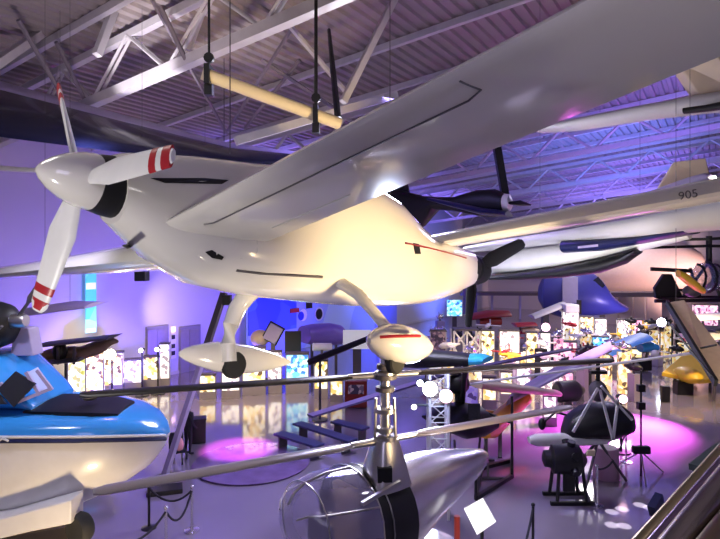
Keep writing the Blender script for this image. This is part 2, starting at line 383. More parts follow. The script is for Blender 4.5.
# small black airplane
t = thing('black_airplane', 'small black airplane with a white propeller hub, hanging beyond the rear wing', 'airplane', P(470, 205, 20))
strip([(372, 188, 240, 23), (400, 190, 242, 22.3), (424, 196, 226, 21.7), (436, 197, 210, 21.3), (455, 197, 211, 20.6), (478, 190, 216, 20), (495, 189, 217, 19.6), (506, 194, 214, 19.3)], .4, 'fuselage', black, t)
MB().lathe(P(506, 203, 19.3), (.8, -.5, 0), [(-.1, .34), (.12, .3), (.2, .15), (.22, .02)], 14).build('propeller_hub', pale, t)
MB().path([P(509, 203, 19.1), P(520, 203, 18.9), P(531, 205, 18.8)], [.1, .2, .05], 8, flat=.5).build('propeller_blade', satin, t)
wing(MB(), [(P(426, 199, 19), Vector((.6, 1, 0)), .12), (P(480, 212, 18.6), Vector((.6, 1.3, 0)), .25), (P(505, 214, 18.4), Vector((.6, 1.2, 0)), .2)]).build('wing', dblue, t)
MB().bar(P(497, 148, 19.7), P(505, 195, 19.7), .25).build('hanger_post', black, t); cable(t, P(497, 150, 19.7), .05)
MB().prism([P(372, 192, 22.6), P(392, 168, 23), P(404, 170, 23), P(410, 196, 22)], (.05, .12, 0)).build('tail_fin', black, t)
# glider with the navy band
t = thing('hanging_glider', 'slender white glider with a navy band and black belly, right of the rear propeller', 'glider', P(580, 250, 13))
strip([(470, 246, 252, 15), (500, 240, 250, 14.4), (560, 231, 244, 13.4), (640, 217, 238, 12), (720, 199, 230, 10.6), (770, 190, 226, 9.8)], .35, 'wing', grey_paint, t)
strip([(466, 264, 272, 15.6), (482, 257, 276, 15), (520, 249, 273, 14.3), (566, 244, 266, 13.6), (620, 241, 256, 12.8), (690, 229, 239, 11.6)], [.1, .32, .36, .34, .28, .12], 'fuselage', pale, t)
fa = Vector((0, -.0, 0))
strip([(565, 240, 253, 13.22), (600, 238, 251, 12.7), (640, 236, 244, 12.1), (692, 229, 234, 11.2)], .34, 'navy_band', dblue, t)
MB().bar(P(578, 247.4, 12.62), P(598, 245.4, 12.3), .02, .05).build('band_marking', purple_paint, t, False)
strip([(492, 276, 280, 14.5), (520, 272, 280, 14.1), (560, 267, 278, 13.5), (600, 259, 273, 12.9), (625, 253, 264, 12.5), (638, 249, 254, 12.3)], .28, 'belly', black, t)
cable(t, P(540, 238, 13.7)); cable(t, P(690, 210, 11.1))
# tail boom with tan fin
t = thing('airplane_tail', 'tan tail fin standing on a mauve boom, above the dark registration', 'airplane tail', P(650, 200, 13))
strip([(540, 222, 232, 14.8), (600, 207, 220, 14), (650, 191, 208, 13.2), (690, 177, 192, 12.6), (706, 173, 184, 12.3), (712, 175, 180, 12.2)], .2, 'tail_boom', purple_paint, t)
MB().prism([P(655, 193, 13), P(674, 162, 13), P(706, 158, 12.5), P(711, 180, 12.3), P(690, 186, 12.5)], (.05, .16, 0)).build('tail_fin', tan, t, False, .02)
MB().ball(P(714, 178, 12.15), .05).build('tail_light', lampfar, t); cable(t, P(640, 196, 13.4))
# grey wing with pylon, upper right
t = thing('hanging_wing', 'grey wing with a tan pylon hanging under the roof at the right edge', 'wing', P(650, 108, 12))
strip([(540, 127, 133, 15), (575, 119, 131, 14), (640, 106, 121, 12.6), (700, 95, 114, 11.4), (760, 86, 108, 10.4)], .3, 'wing', grey_paint, t)
MB().prism([P(676, 62, 11.8), P(712, 46, 11), P(740, 60, 10.8), P(740, 92, 10.8), P(700, 97, 11.4)], (.1, .4, 0)).build('pylon', tan, t, False, .03)
strip([(684, 108, 114, 11.2), (705, 105, 112, 10.9), (730, 100, 109, 10.5)], .08, 'air_slot', black, t); cable(t, P(600, 112, 13.4)); cable(t, P(735, 88, 10.7))
# small helicopter at right
t = thing('small_helicopter', 'small open helicopter with yellow tank and black tail plate, hanging at right edge', 'helicopter', P(695, 300, 20))
b = MB().ball(P(706, 277, 19.6), (.46, .6, .52)).build('cockpit_bubble', mat('smoky_glass', (.1, .14, .3), .08, alpha=.55, coat=.8), t)
for q in (-.3, 0, .3): MB().path([P(706, 277, 19.6)+Vector((q*math.cos(a)*0+q, -.62*math.cos(a)*(1-abs(q)*.7), .54*math.sin(a)*(1-abs(q)*.6))) for a in [math.pi*(j/10-.5) for j in range(11)]], .045, 6).build('bubble_frame', black, b)
MB().tube(P(709, 266, 20), P(709, 236, 20), .1).build('mast', black, t)
for a, bb, w_ in (((634, 248, 19.6), (709, 246, 20), .13), ((709, 246, 20), (770, 247, 20.4), .13), ((668, 240, 20.6), (709, 239, 20), .1), ((709, 239, 20), (765, 236, 19.5), .1)):
    MB().bar(P(*a), P(*bb), .28, .1).build('rotor_blade', black, t, False)
MB().prism([P(664, 274, 20), P(672, 274, 20), P(683, 297, 20), P(670, 303, 20), P(656, 298, 20), P(655, 288, 20)], (0, .15, 0)).build('tail_plate', black, t, False)
MB().bar(P(651, 269, 20), P(690, 271, 20), .1, .14).build('tail_rotor', black, t, False)
strip([(678, 270, 277, 18.9), (686, 273, 284, 18.9), (696, 281, 291, 18.9), (703, 288, 294, 18.9)], .16, 'fuel_tank', yellow, t)
mb = MB()
for a, bb in (((660, 297), (725, 297)), ((683, 297), (709, 262)), ((697, 297), (683, 275)), ((709, 262), (720, 297)), ((676, 290), (700, 290)), ((690, 268), (700, 297))): mb.tube(P(*a, 20), P(*bb, 20), .055, n=6)
mb.build('frame', black, t)
for a in (19.3, 20.7): MB().tube(P(655, 301, a), P(735, 300, a), .07, n=6).build('skid', black, t)
MB().ball(P(692, 291, 19.5), (.3, .3, .22)).build('engine', dsteel, t); cable(t, P(709, 236, 20))
# tan wing panel with wires
t = thing('wing_panel', 'long tan wing panel with black edge and wires, slanting down at right edge', 'wing', P(700, 340, 10))
a1, a2, b1, b2 = P(667, 303, 11), P(684, 300, 11), P(716, 383, 8.6), P(748, 383, 8.6)
MB().prism([a1, a2, b2, b1], (.02, .1, -.03)).build('panel', wood, t, False)
MB().bar(a1, b1, .05, .12).build('edge_strip', black, t, False)
for x0, y0, x1, y1 in ((668, 322, 712, 377), (690, 352, 722, 382), (692, 350, 716, 345)): MB().tube(P(x0, y0, 10), P(x1, y1, 8.7), .018, n=5).build('wire', black, t)
cable(t, P(676, 302, 11.04))
# ------------------------------------------------------------------ flying boat at the left
fb = thing('flying_boat', 'white and blue flying boat, its bow and cockpit at the lower left', 'flying boat', Vector((-5.6, 10, 0)))
FD = 10.0
def X(px, d=FD): return (px-360)/FOC*d
FB = [(-120, 405, 437, 542, 1.25), (-40, 402, 437, 538, 1.25), (0, 400, 437, 533, 1.22), (40, 399, 437, 524, 1.2), (75, 400, 437, 513, 1.14), (105, 402, 437, 500, 1.02), (130, 406, 436.6, 487, .85), (150, 413, 436.3, 473, .6), (162, 422, 436, 457, .35), (168, 431, 436, 444, .12)]
def fbsec(row, lo):
    px, top, wlr, bot, hw = row; x = X(px); c = Vector((x, FD, zat(wlr, FD-hw*.96)))
    zt = zat(top, FD)-c.z; zb = c.z-zat(bot+(8 if not lo else 0), FD-.4); n = 15
    pts = []
    for j in range(n):
        a = math.pi*j/(n-1)
        if lo: pts.append(c+Vector((0, hw*math.copysign(abs(math.cos(a))**.8, math.cos(a)), -zb*math.sin(a)**.8)))
        else: pts.append(c+Vector((0, -hw*math.copysign(abs(math.cos(a))**.8, math.cos(a)), zt*math.sin(a)**.75)))
    return pts
MB().loft([fbsec(r, True) for r in FB]).build('hull', boatwhite, fb)
MB().loft([fbsec(r, False) for r in FB]).build('upper_deck', skyblue, fb)
def sideline(r, dz, out=.012): px, top, wlr, bot, hw = r; return Vector((X(px), FD-hw-out, zat(wlr, FD-hw*.96)+dz))
MB().path([sideline(r, .02) for r in FB], .022, 6).build('white_stripe', pale, fb)
MB().path([sideline(r, -.045) for r in FB], .035, 6).build('navy_stripe', dblue, fb)
def keel(px, y): return P(px, y, FD)
# cockpit
ck = [(-60, 352, 404, .95), (0, 350, 404, .95), (14, 354, 403, .92), (32, 371, 402, .85), (46, 386, 401, .78), (54, 396, 402, .7)]
def cks(r, grow=0): px, a, b, hw = r; zt, zb = zat(a, FD), zat(b, FD); return ell(Vector((X(px), FD, (zt+zb)/2)), Vector((0, 1, 0)), ZV, hw+grow, (zt-zb)/2+grow, 20, 3)
MB().loft([cks(r) for r in ck]).build('cockpit_roof', skyblue, fb)
def ckp(px, y, out=.02): f = max(0, min(1, (y-352)/50)); return Vector((X(px, FD-.8), FD-.8-out-.1*f, zat(y, FD-.8)))
for pts in (((4, 387), (20, 370), (41, 382), (21, 404)), ((-14, 380), (0, 386), (14, 401), (-14, 401))):
    MB().prism([ckp(*p, .1) for p in pts], (0, .04, 0)).build('cockpit_window', winglass, fb, False)
MB().prism([P(28, 372, FD-.75), P(38, 367, FD-.3), P(52, 388, FD-.3), P(40, 393, FD-.85)], (-.03, .02, -.03)).build('windshield', mat('windshield_glass', (.6, .7, .85), .05, coat=1), fb, False)
for a, b in (((0, 383), (18, 402)), ((18, 402), (50, 389)), ((37, 370), (52, 390)), ((26, 372), (40, 395))): MB().bar(P(*a, FD-.93), P(*b, FD-.9), .05).build('window_frame', purple_paint, fb, False)
def dk(px, y, d, up=.02): return P(px, y, d)+Vector((0, 0, up))
MB().loft([[Vector((X(px), FD-w, zz)), Vector((X(px), FD-w*.3, zz+.05)), Vector((X(px), FD+w*.4, zz+.04)), Vector((X(px), FD+w*.4, zz-.05)), Vector((X(px), FD-w, zz-.06))] for px, w, zz in ((48, .75, zat(400, FD)), (80, .78, zat(400, FD)), (110, .7, zat(402, FD)), (130, .5, zat(406, FD)))]).build('anti_glare_panel', black, fb)
MB().ball(P(90, 397, FD-.4), (.13, .13, .06)).build('brass_fitting', brass, fb)
# bow door, wheel, chine fairing, stand
MB().prism([P(0, 519, 8.7), P(71, 500, 8.7), P(71, 524, 8.7), P(30, 532, 8.7), P(0, 539, 8.7), P(-80, 548, 8.7), P(-80, 530, 8.7)], (0, .4, 0)).build('gear_door', boatwhite, fb, False, .02)
MB().prism([P(-40, 545, 9.4), P(72, 526, 9.4), P(74, 539, 9.4), P(60, 556, 9.4), P(-40, 570, 9.4)], (0, .4, 0)).build('wheel_well', brass, fb, False)
wheel((X(80, 8.9), 8.9, zat(528, 8.9)), (.5, 1, 0), .24, .22, fb); MB().tube(P(76, 503, 9.1), P(80, 528, 8.9), .06).build('gear_strut', satin, fb)
MB().prism([P(-20, 560, 10.4), P(60, 560, 10.4), P(60, 570, 10.4), P(-20, 570, 10.4)], (0, .6, -.1)).build('cradle_beam', dsteel, fb)
for px in (0, 60): MB().bar(Vector((X(px), 10.4, 0)), Vector((X(px), 10.4, zat(535, 10))), .14).build('cradle_post', dsteel, fb, False)
# engine pod above the cockpit
MB().prism([P(14, 328, FD), P(28, 328, FD), P(33, 356, FD), P(10, 356, FD)], (0, .35, 0)).build('engine_pylon', purple_paint, fb, False, .02)
MB().lathe(P(-8, 325, FD-.1), (1, -.15, .05), [(-.5, .3), (-.3, .4), (.1, .42), (.3, .36), (.42, .2)], 20).build('engine_cowl', black, fb)
MB().lathe(P(12, 321, FD-.15), (1, -.15, .05), [(0, .13), (.22, .13), (.28, .1)], 14).build('propeller_shaft', alu, fb)
MB().path([P(16, 320, FD-.2), P(28, 303, FD-.3), P(33, 296, FD-.35), P(37, 285, FD-.4)], [.05, .04, .1, .03], 8, flat=.4).build('propeller_blade', dsteel, fb)
MB().path([P(2, 326, FD-.55), P(-20, 345, FD-.6), P(-35, 365, FD-.6)], [.05, .1, .04], 8, flat=.4).build('propeller_blade', dsteel, fb)
MB().path([sideline((x, 0, 437, 0, 1.22), z, .02) for x, z in ((27, -.05), (30, .03), (32, -.06), (35, .04), (37, -.06), (40, .02), (43, -.05), (47, .0), (52, -.04))], .018, 6).build('script_mark', pale, fb)
t = thing('hanging_wing', 'small violet-grey wing above the flying boat, left of the tall cyan banner', 'wing', P(50, 312, 14))
wing(MB(), [(P(18, 316, 13), Vector((.3, .8, .12)), .2), (P(60, 310, 13), Vector((.3, .8, .12)), .2), (P(84, 308, 13), Vector((.3, .6, .1)), .1)]).build('wing', purple_paint, t); cable(t, P(45, 311, 13.4)); cable(t, P(70, 309, 13.4))

# ------------------------------------------------------------------ coaxial helicopter in front
ch_ = thing('coaxial_helicopter', 'polished silver helicopter with glass nose and two stacked rotors, front centre', 'helicopter', Vector((.2, 8.2, 1.5)))
struct('floor_platform', MB().box((.55, 8.5, .72), (1.7, 3.0, 1.44), -.7), fl)
ha = Vector((-1.0, 7.35, 2.62)); hb = Vector((2.25, 10.05, 2.62)); hd = (hb-ha).normalized(); hn = hd.cross(ZV).normalized()
def hsec(px, top, bot, wf=1.0, n=24, e=2.1):
    k = (px-360)/FOC; f = (ha.x-k*ha.y)/(k*(hb.y-ha.y)-(hb.x-ha.x)); c = ha+(hb-ha)*f
    zt, zb = zat(top, c.y), zat(bot, c.y); return ell(Vector((c.x, c.y, (zt+zb)/2)), hn, ZV, (zt-zb)/2*wf, (zt-zb)/2, n, e)
MB().loft([hsec(*r) for r in ((285.5, 522, 532, .9), (287, 512, 540, .9), (290, 501, 550, .9), (296, 491, 558, .95), (305, 483, 566), (325, 473, 572), (350, 467, 570))]).build('nose_bubble', glass, ch_)
MB().loft([hsec(*r) for r in ((350, 467, 570), (358, 466, 567), (372, 464, 562), (386, 462, 555))]).build('engine_bay', satin, ch_)
MB().loft([hsec(*r) for r in ((386, 462, 555), (400, 459, 542), (420, 454, 522), (445, 450, 500), (470, 449, 478), (482, 449, 465), (486, 452, 460))]).build('tail_cone', chrome, ch_)
def ring(r, rad=.02, g=1.01):
    s = hsec(r[0], r[1], r[2], *( [r[3]] if len(r) > 3 else [])); c = sum(s, Vector())/len(s); s = [c+(p-c)*g for p in s]
    return MB().path(s+[s[0], s[1]], rad, 6)
for r in ((305, 483, 566), (350, 467, 570), (360, 466, 567)): ring(r, .011).build('bubble_frame', alu, ch_)
top_ = [hsec(*r)[6] for r in ((288, 505, 545, .9), (294, 493, 556, .9), (305, 483, 566), (325, 473, 572), (350, 467, 570))]
MB().path(top_, .018, 6).build('bubble_frame', alu, ch_)
for j in (10, 2, 18): MB().path([hsec(*r)[j] for r in ((288, 505, 545, .9), (294, 493, 556, .9), (305, 483, 566), (325, 473, 572), (350, 467, 570))], .014, 6).build('bubble_frame', alu, ch_)
c0 = ha+(hb-ha)*.2
MB().box(c0+Vector((.05, .05, -.3)), (.5, .5, .14), .7).box(c0+hd*.22+Vector((0, 0, .05)), (.12, .5, .6), .7, 0, -.15).build('seat', tan, ch_, True, .03)
MB().box(c0-hd*.25+Vector((0, 0, -.2)), (.08, .5, .3), .7).build('instrument_panel', dsteel, ch_, False)
MB().tube(P(386, 482, 7.7), P(470, 447, 7.5), .02, n=6).build('hand_rail', tan, ch_) if False else None
MB().bar(P(362, 504, 7.15), P(400, 482, 7.55), .05).build('side_rail', alu, ch_, False)
mx, my = .36, 8.05
fair = [(2.95, .34, .3), (3.25, .27, .24), (3.5, .2, .18), (3.6, .17, .15)]
MB().loft([ell(Vector((mx+.0, my, z)), hd, hn, a, b, 16, 4) for z, a, b in fair]).build('mast_fairing', alu, ch_)
MB().box(Vector((mx-.02, my-.27, 3.2)), (.2, .12, .2), .1).build('fairing_hatch', black, ch_, False)
MB().tube((mx, my, 3.55), (mx, my, 4.78), .085, .075, 14).build('rotor_mast', chrome, ch_)
for s in (-1, 1): MB().tube((mx+s*.15, my-.05, 3.55), (mx+s*.13, my-.05, 4.2), .022, n=8).build('control_rod', alu, ch_)
for z, r in ((3.62, .16), (3.74, .13), (4.02, .16), (4.32, .14), (4.5, .17), (4.64, .12)): MB().lathe((mx, my, z), (0, 0, 1), [(-.045, r*.7), (-.03, r), (.03, r), (.045, r*.7)], 16).build('swashplate', dsteel if z > 4.1 else alu, ch_)
def rotor(z, tipL, m_, w=.21):
    hub_ = Vector((mx, my, z)); a = tipL-hub_; a.z = 0; u = a.normalized(); s = Vector((-u.y, u.x, 0)); R = a.length
    MB().lathe(hub_, (0, 0, 1), [(-.07, .1), (-.05, .15), (.05, .15), (.07, .1)], 16).build('rotor_hub', alu, ch_)
    for q in (1, -1):
        MB().tube(hub_+u*q*.1, hub_+u*q*.55, .05, .045, 10).build('blade_grip', alu, ch_)
        MB().loft([ell(hub_+u*q*r+ZV*dz, (s+ZV*(.1*q if s.y*q > 0 else -.1*q)).normalized(), ZV, w_*1.05, .03, 12, 2) for r, w_, dz in ((.5, .05, 0), (.75, w/2, .0), (R*.55, w/2, .0), (R*.97, w/2, .0), (R, w*.25, .0))]).build('rotor_blade', m_, ch_)
zu, zl = zat(375, my), zat(440, my)
rotor(zu, P(80, 395, (H-zu)*FOC/(395-HY)), mat('brown_blade', (.016, .012, .012), .35)); rotor(zl, P(93, 492, (H-zl)*FOC/(492-HY)), mat('mauve_blade', (.32, .27, .28), .3, coat=.4))
for s in (-1, 1):
    q = c0+hn*s*.75; MB().path([q-hd*.9+ZV*(-.98), q-hd*.6+ZV*(-1.1), q+hd*1.6+ZV*(-1.1)], .04, 8).build('skid', alu, ch_)
    for f in (-.2, 1.1): MB().tube(c0+hd*f+hn*s*.3+ZV*(-.4), q+hd*f+ZV*(-1.1), .035, n=8).build('skid_leg', alu, ch_)

# ------------------------------------------------------------------ benches, rope barrier, floor things
def bench(a, b, label, z=.46, w=.42, m_=seatblue):
    pa = P(a[0], a[1], D(a[1], z)); pb = P(b[0], b[1], D(b[1], z)); t = thing('bench', label, 'bench', Vector(((pa.x+pb.x)/2, (pa.y+pb.y)/2, 0)), 'dark blue benches on the open floor')
    MB().bar(pa, pb, w, .08).build('seat', m_, t, False, .02); u = (pb-pa).normalized()
    for f in (.12, .88):
        c = pa.lerp(pb, f); MB().box((c.x, c.y, .21), (.06, w*.8, .42), math.atan2(u.y, u.x)).build('leg', dsteel, t, False)
bench((297, 423), (353, 441), 'longest dark blue bench, middle one of the three on the floor')
bench((278, 433), (320, 446), 'low dark blue bench nearest the violet floor disc'); bench((334, 421), (366, 429), 'short dark blue bench at the back, nearest the red kiosk')
p = F(252, 463)
tag(MB().lathe((p.x, p.y, .0), (0, 0, 1), [(0, 1.72), (.05, 1.75), (.06, 1.7)], 48).build('floor_disc', mat('slate_disc', (.17, .11, .24), .25, noise=.5, scale=2, coat=.4)), 'round dark disc lying on the floor in magenta light', 'floor disc')
def stanchion(px, yb, label, m_, base=True, par='rope barrier posts'):
    p = F(px, yb); t = thing('stanchion', label, 'stanchion', p, par)
    MB().tube(p, p+ZV*.98, .03, n=10).build('post', m_, t); MB().lathe(p, (0, 0, 1), [(0, .17), (.02, .17), (.05, .06)], 20).build('base', m_, t); MB().ball(p+ZV*1.0, .045).build('cap', m_, t)
    return p+ZV*.93
s1 = stanchion(149, 528, 'black rope post beside the bow of the flying boat', satin); s2 = stanchion(192, 531, 'chrome rope post right of the black one', chrome); s3 = stanchion(166, 556, 'chrome rope post at the bottom edge, its foot out of sight', chrome)
s4 = stanchion(153, 580, 'hidden-footed rope post lowest at the bottom left', satin) if False else None
s5 = stanchion(597, 506, 'slim rope post beside the black engine', chrome); s6 = stanchion(533, 552, 'dark slim rope post right of the white sign', satin); s7 = stanchion(626, 462, 'slim rope post in the magenta light', chrome)
def rope(a, b, sag, label):
    tag(MB().path([a.lerp(b, i/10)-ZV*sag*(1-(2*i/10-1)**2) for i in range(11)], .024, 8).build('barrier_rope', cloth), label, 'rope')
rope(s1, s2, .28, 'black rope sagging between the black and the chrome post'); rope(s2, s3, .4, 'black rope dropping from the chrome post towards the bottom edge')
rope(s3, s3+Vector((-.45, -.9, -.2)), .15, 'short black rope end running out of the picture at the bottom left'); rope(s5, s7, .35, 'dark rope strung through the magenta light')
rope(s6, s6+Vector((-.5, -.9, -.5)), .1, 'dark rope running from the post beside the white sign to the bottom edge')
# black box, person, pushchair
p = F(198, 442)
t = thing('equipment_case', 'black upright equipment case on the floor behind the leaning post', 'case', p); MB().box(p+ZV*.4, (.5, .45, .78), .3).build('body', satin, t, False, .03); MB().box(p+ZV*.8, (.54, .5, .05), .3).build('lid', black, t, False, .01)
def person(base, h, face, label, top_m, bot_m, hair_m):
    base = Vector(base); R = Matrix.Rotation(face, 3, 'Z'); k = h/1.75
    J = {'pel': (0, 0, .95, .14), 'waist': (0, 0, 1.1, .125), 'chest': (0, 0, 1.32, .15), 'neck': (0, 0, 1.5, .055), 'head': (0, -.02, 1.6, .085), 'crown': (0, -.01, 1.7, .075)}
    for s, n in ((-1, 'l'), (1, 'r')): J.update({'sh'+n: (s*.19, 0, 1.42, .06), 'el'+n: (s*.25, .04, 1.14, .043), 'wr'+n: (s*.22, -.12, .95, .032), 'ha'+n: (s*.21, -.2, .9, .03), 'hi'+n: (s*.09, 0, .88, .095), 'kn'+n: (s*.1, -.02, .5, .06), 'an'+n: (s*.1, .02, .08, .042), 'to'+n: (s*.11, -.16, .04, .04)})
    E = [('pel', 'waist'), ('waist', 'chest'), ('chest', 'neck'), ('neck', 'head'), ('head', 'crown')]
    for n in 'lr': E += [('chest', 'sh'+n), ('sh'+n, 'el'+n), ('el'+n, 'wr'+n), ('wr'+n, 'ha'+n), ('pel', 'hi'+n), ('hi'+n, 'kn'+n), ('kn'+n, 'an'+n), ('an'+n, 'to'+n)]
    ks = list(J); me = bpy.data.meshes.new('person'); me.from_pydata([R @ Vector(J[q][:3])*k for q in ks], [(ks.index(a), ks.index(b)) for a, b in E], [])
    o = bpy.data.objects.new('person', me); C.objects.link(o); o.location = base; tag(o, label, 'person')
    md = o.modifiers.new('skin', 'SKIN'); md.use_smooth_shade = True
    for i, q in enumerate(ks): me.skin_vertices[0].data[i].radius = (J[q][3]*k,)*2
    me.skin_vertices[0].data[0].use_root = True; sb = o.modifiers.new('subd', 'SUBSURF'); sb.levels = sb.render_levels = 2; me.materials.append(top_m)
    def sub(mb, nm, m2):
        q = mb.build(nm, m2, o)
        q.data.transform(Matrix.Translation(base) if False else Matrix.Identity(4)); return q
    hp = base+R @ Vector((0, -.02, 1.63))*k
    hr = sub(MB().ball(hp+R @ Vector((0, .03, .03))*k, (.1*k, .11*k, .11*k)), 'hair', hair_m)
    return o
person(F(188, 455), 1.62, 2.6, 'person in dark clothing standing behind the leaning post', cloth, cloth, black)
p = F(178, 462); t = thing('pushchair', 'dark pushchair with a pink blanket, beside the bow of the flying boat', 'pushchair', p)
MB().box(p+ZV*.38, (.42, .5, .1), .4).box(p+Vector((-.12, .18, .6)), (.42, .08, .5), .4).build('seat', cloth, t, True, .03); MB().ball(p+Vector((.05, -.12, .55)), (.16, .14, .26)).build('blanket', pink, t)
for a in (-.2, .2):
    for b in (-.22, .22): MB().lathe(p+Vector((a, b, .1)), (1, .3, 0), [(-.025, .1), (.025, .1)], 12).build('wheel', rubber, t); MB().tube(p+Vector((a, b, .1)), p+Vector((a*.8, b*.6, .36)), .02, n=6).build('frame_leg', dsteel, t)
# leaning post
t = thing('leaning_post', 'tall violet-grey post leaning right, between the boat and the nose wheel', 'post', F(164, 478)); b_ = F(164, 478); tp = P(224, 293, 17.5)
MB().bar(b_, b_.lerp(tp, .62), .2, .12).build('lower_post', purple_paint, t, False, .01); MB().bar(b_.lerp(tp, .6), tp, .26, .1).build('upper_post', dsteel, t, False, .01)
MB().box(P(227, 300, 17.4), (.25, .25, .3)).build('lamp_head', black, t); MB().tube(tp, Vector((tp.x, tp.y, zr(VX*tp.x+VY*tp.y)-.05)), .015, n=5).build('stay_cable', dsteel, t); MB().lathe((b_.x, b_.y, 0), (0, 0, 1), [(0, .3), (.05, .3)], 16).build('foot', dsteel, t)
p = F(165, 492); tag(MB().box(p+ZV*.06, (.9, .5, .12), .3).build('equipment_case', black, None, False, .02), 'flat black case on the floor under the mauve rotor tip', 'case')
# engine on stand
p = F(568, 500); t = thing('display_engine', 'black engine on a four-legged stand, right of the front helicopter', 'engine', p)
MB().lathe(p+Vector((-.15, 0, 1.05)), (1, -.1, 0), [(-.5, .06), (-.45, .2), (-.3, .22), (-.25, .36), (.25, .4), (.42, .36), (.5, .22), (.6, .08)], 16).build('crankcase', satin, t)
for i in range(7):
    a = 2*math.pi*i/7; d_ = Vector((0, math.cos(a), math.sin(a))); c_ = p+Vector((.05, 0, 1.05)); MB().tube(c_+d_*.25, c_+d_*.5, .11, .1, 10).build('engine_cylinder', satin, t)
    c_ = p+Vector((-.35, 0, 1.05))
for sx in (-.38, .36):
    for sy in (-.3, .3): MB().tube(p+Vector((sx, sy, 0)), p+Vector((sx*.8, sy*.7, .9)), .045, n=8).build('leg', black, t)
for sy in (-.3, .3): MB().bar(p+Vector((-.55, sy, .05)), p+Vector((.55, sy, .05)), .09).build('stand_rail', black, t, False)
MB().box(p+Vector((-.05, -.2, .6)), (.3, .08, .6)).build('exhaust_pipe', black, t, True, .02); MB().box(p+Vector((.5, -.2, 1.28)), (.2, .05, .16), 0, .3).build('name_plate', cream, t, False)
# white sign
t = thing('sign_board', 'blank white sign board tilted on its stand, right of the silver tail', 'sign', P(480, 560, 9))
MB().prism([P(464, 509, 8.6), P(483, 499, 8.7), P(496, 522, 8.7), P(477, 535, 8.6)], (.01, .04, 0)).build('board', mat('sign_white', (.9, .9, .9), .5, emit=(1, 1, 1), es=.25), t, False)  # white board given a faint glow, though it is no lamp
MB().tube(P(482, 530, 8.72), Vector((P(482, 530, 8.72).x, 8.75, .0)), .03, n=8).build('stand', satin, t)
p = P(457, 545, 9.2); tag(MB().tube((p.x, 9.2, 0), P(457, 516, 9.2), .05, n=10).build('barrier_post', dred), 'dark red post between the silver tail and the white sign', 'post')
# bronze balustrade at the lower right
t = thing('balustrade', 'glossy bronze balustrade of parallel rails running out at lower right corner', 'balustrade', P(690, 520, 2))
def rail(a, b, r, name, m_=railmat):
    a = Vector(a); b = Vector(b); q = b-a; MB().tube(a-q*.8, b+q*.8, r, n=18).build(name, m_, t)
rail(P(638, 545, 2.05), P(722, 452, 2.4), .028, 'outer_rail', brass); rail(P(650, 547, 1.9), P(728, 456, 2.25), .022, 'trim_rail', mat('violet_bronze', (.25, .17, .3), .25, 1))
rail(P(672, 550, 1.75), P(742, 462, 2.1), .048, 'top_rail'); rail(P(700, 552, 1.66), P(752, 486, 2.0), .028, 'inner_rail', brass)
rail(P(728, 560, 1.66), P(770, 500, 2.0), .05, 'lower_rail', dsteel)
q0 = P(672, 550, 1.75); q1 = P(742, 462, 2.1)
for f in (-.6, 1.6):
    c = q0.lerp(q1, f); MB().tube(c, (c.x, c.y, 4.2 if f < 0 else 4.3), .03, n=8).build('baluster', railmat, t)
MB().bar(P(694, 468, 2.5), P(722, 447, 2.65), .045, .03).build('rail_clamp', mat('teal_metal', (.14, .2, .22), .3, .8), t, False); MB().bar(P(652, 512, 2.25), P(660, 498, 2.3), .03, .05).build('rail_bracket', dblue, t, False)

# ------------------------------------------------------------------ lighting tower
tc = F(438, 516); t = thing('lighting_tower', 'box truss tower with blue-white lamps behind the silver helicopter mast', 'lighting tower', tc); hh = zat(372, tc.y)
for a in (-.22, .22):
    for b in (-.22, .22): MB().tube(tc+Vector((a, b, 0)), tc+Vector((a, b, hh)), .035, n=8).build('tower_post', steel, t)
for i in range(9):
    z0 = hh*i/9; z1 = hh*(i+1)/9; mb = MB()
    for (a, b), (c, d) in (((-.22, -.22), (.22, -.22)), ((.22, -.22), (.22, .22)), ((.22, .22), (-.22, .22)), ((-.22, .22), (-.22, -.22))): mb.tube(tc+Vector((a, b, z0)), tc+Vector((c, d, z1)), .016, n=5).tube(tc+Vector((a, b, z1)), tc+Vector((c, d, z1)), .016, n=5)
    mb.build('lattice', steel, t)
for px, py, r, m_ in ((430, 389, .17, lampw), (420, 383, .07, lampw), (446, 396, .16, lamppink), (414, 407, .06, lampfar)):
    c = P(px, py, tc.y-.35); o = MB().lathe(c, (0, -1, .1), [(-.3, r*.5), (-.25, r*.9), (0, r*1.1), (0, r)], 16).build('lamp_housing', black, t); MB().lathe(c+Vector((0, -.01, 0)), (0, -1, .1), [(0, r), (.02, r*.9)], 16).build('lamp_lens', m_, o)
    MB().tube(c+Vector((0, .2, 0)), Vector((max(tc.x-.2, min(tc.x+.2, c.x)), tc.y-.2, c.z)), .03, n=6).build('lamp_bracket', black, t)
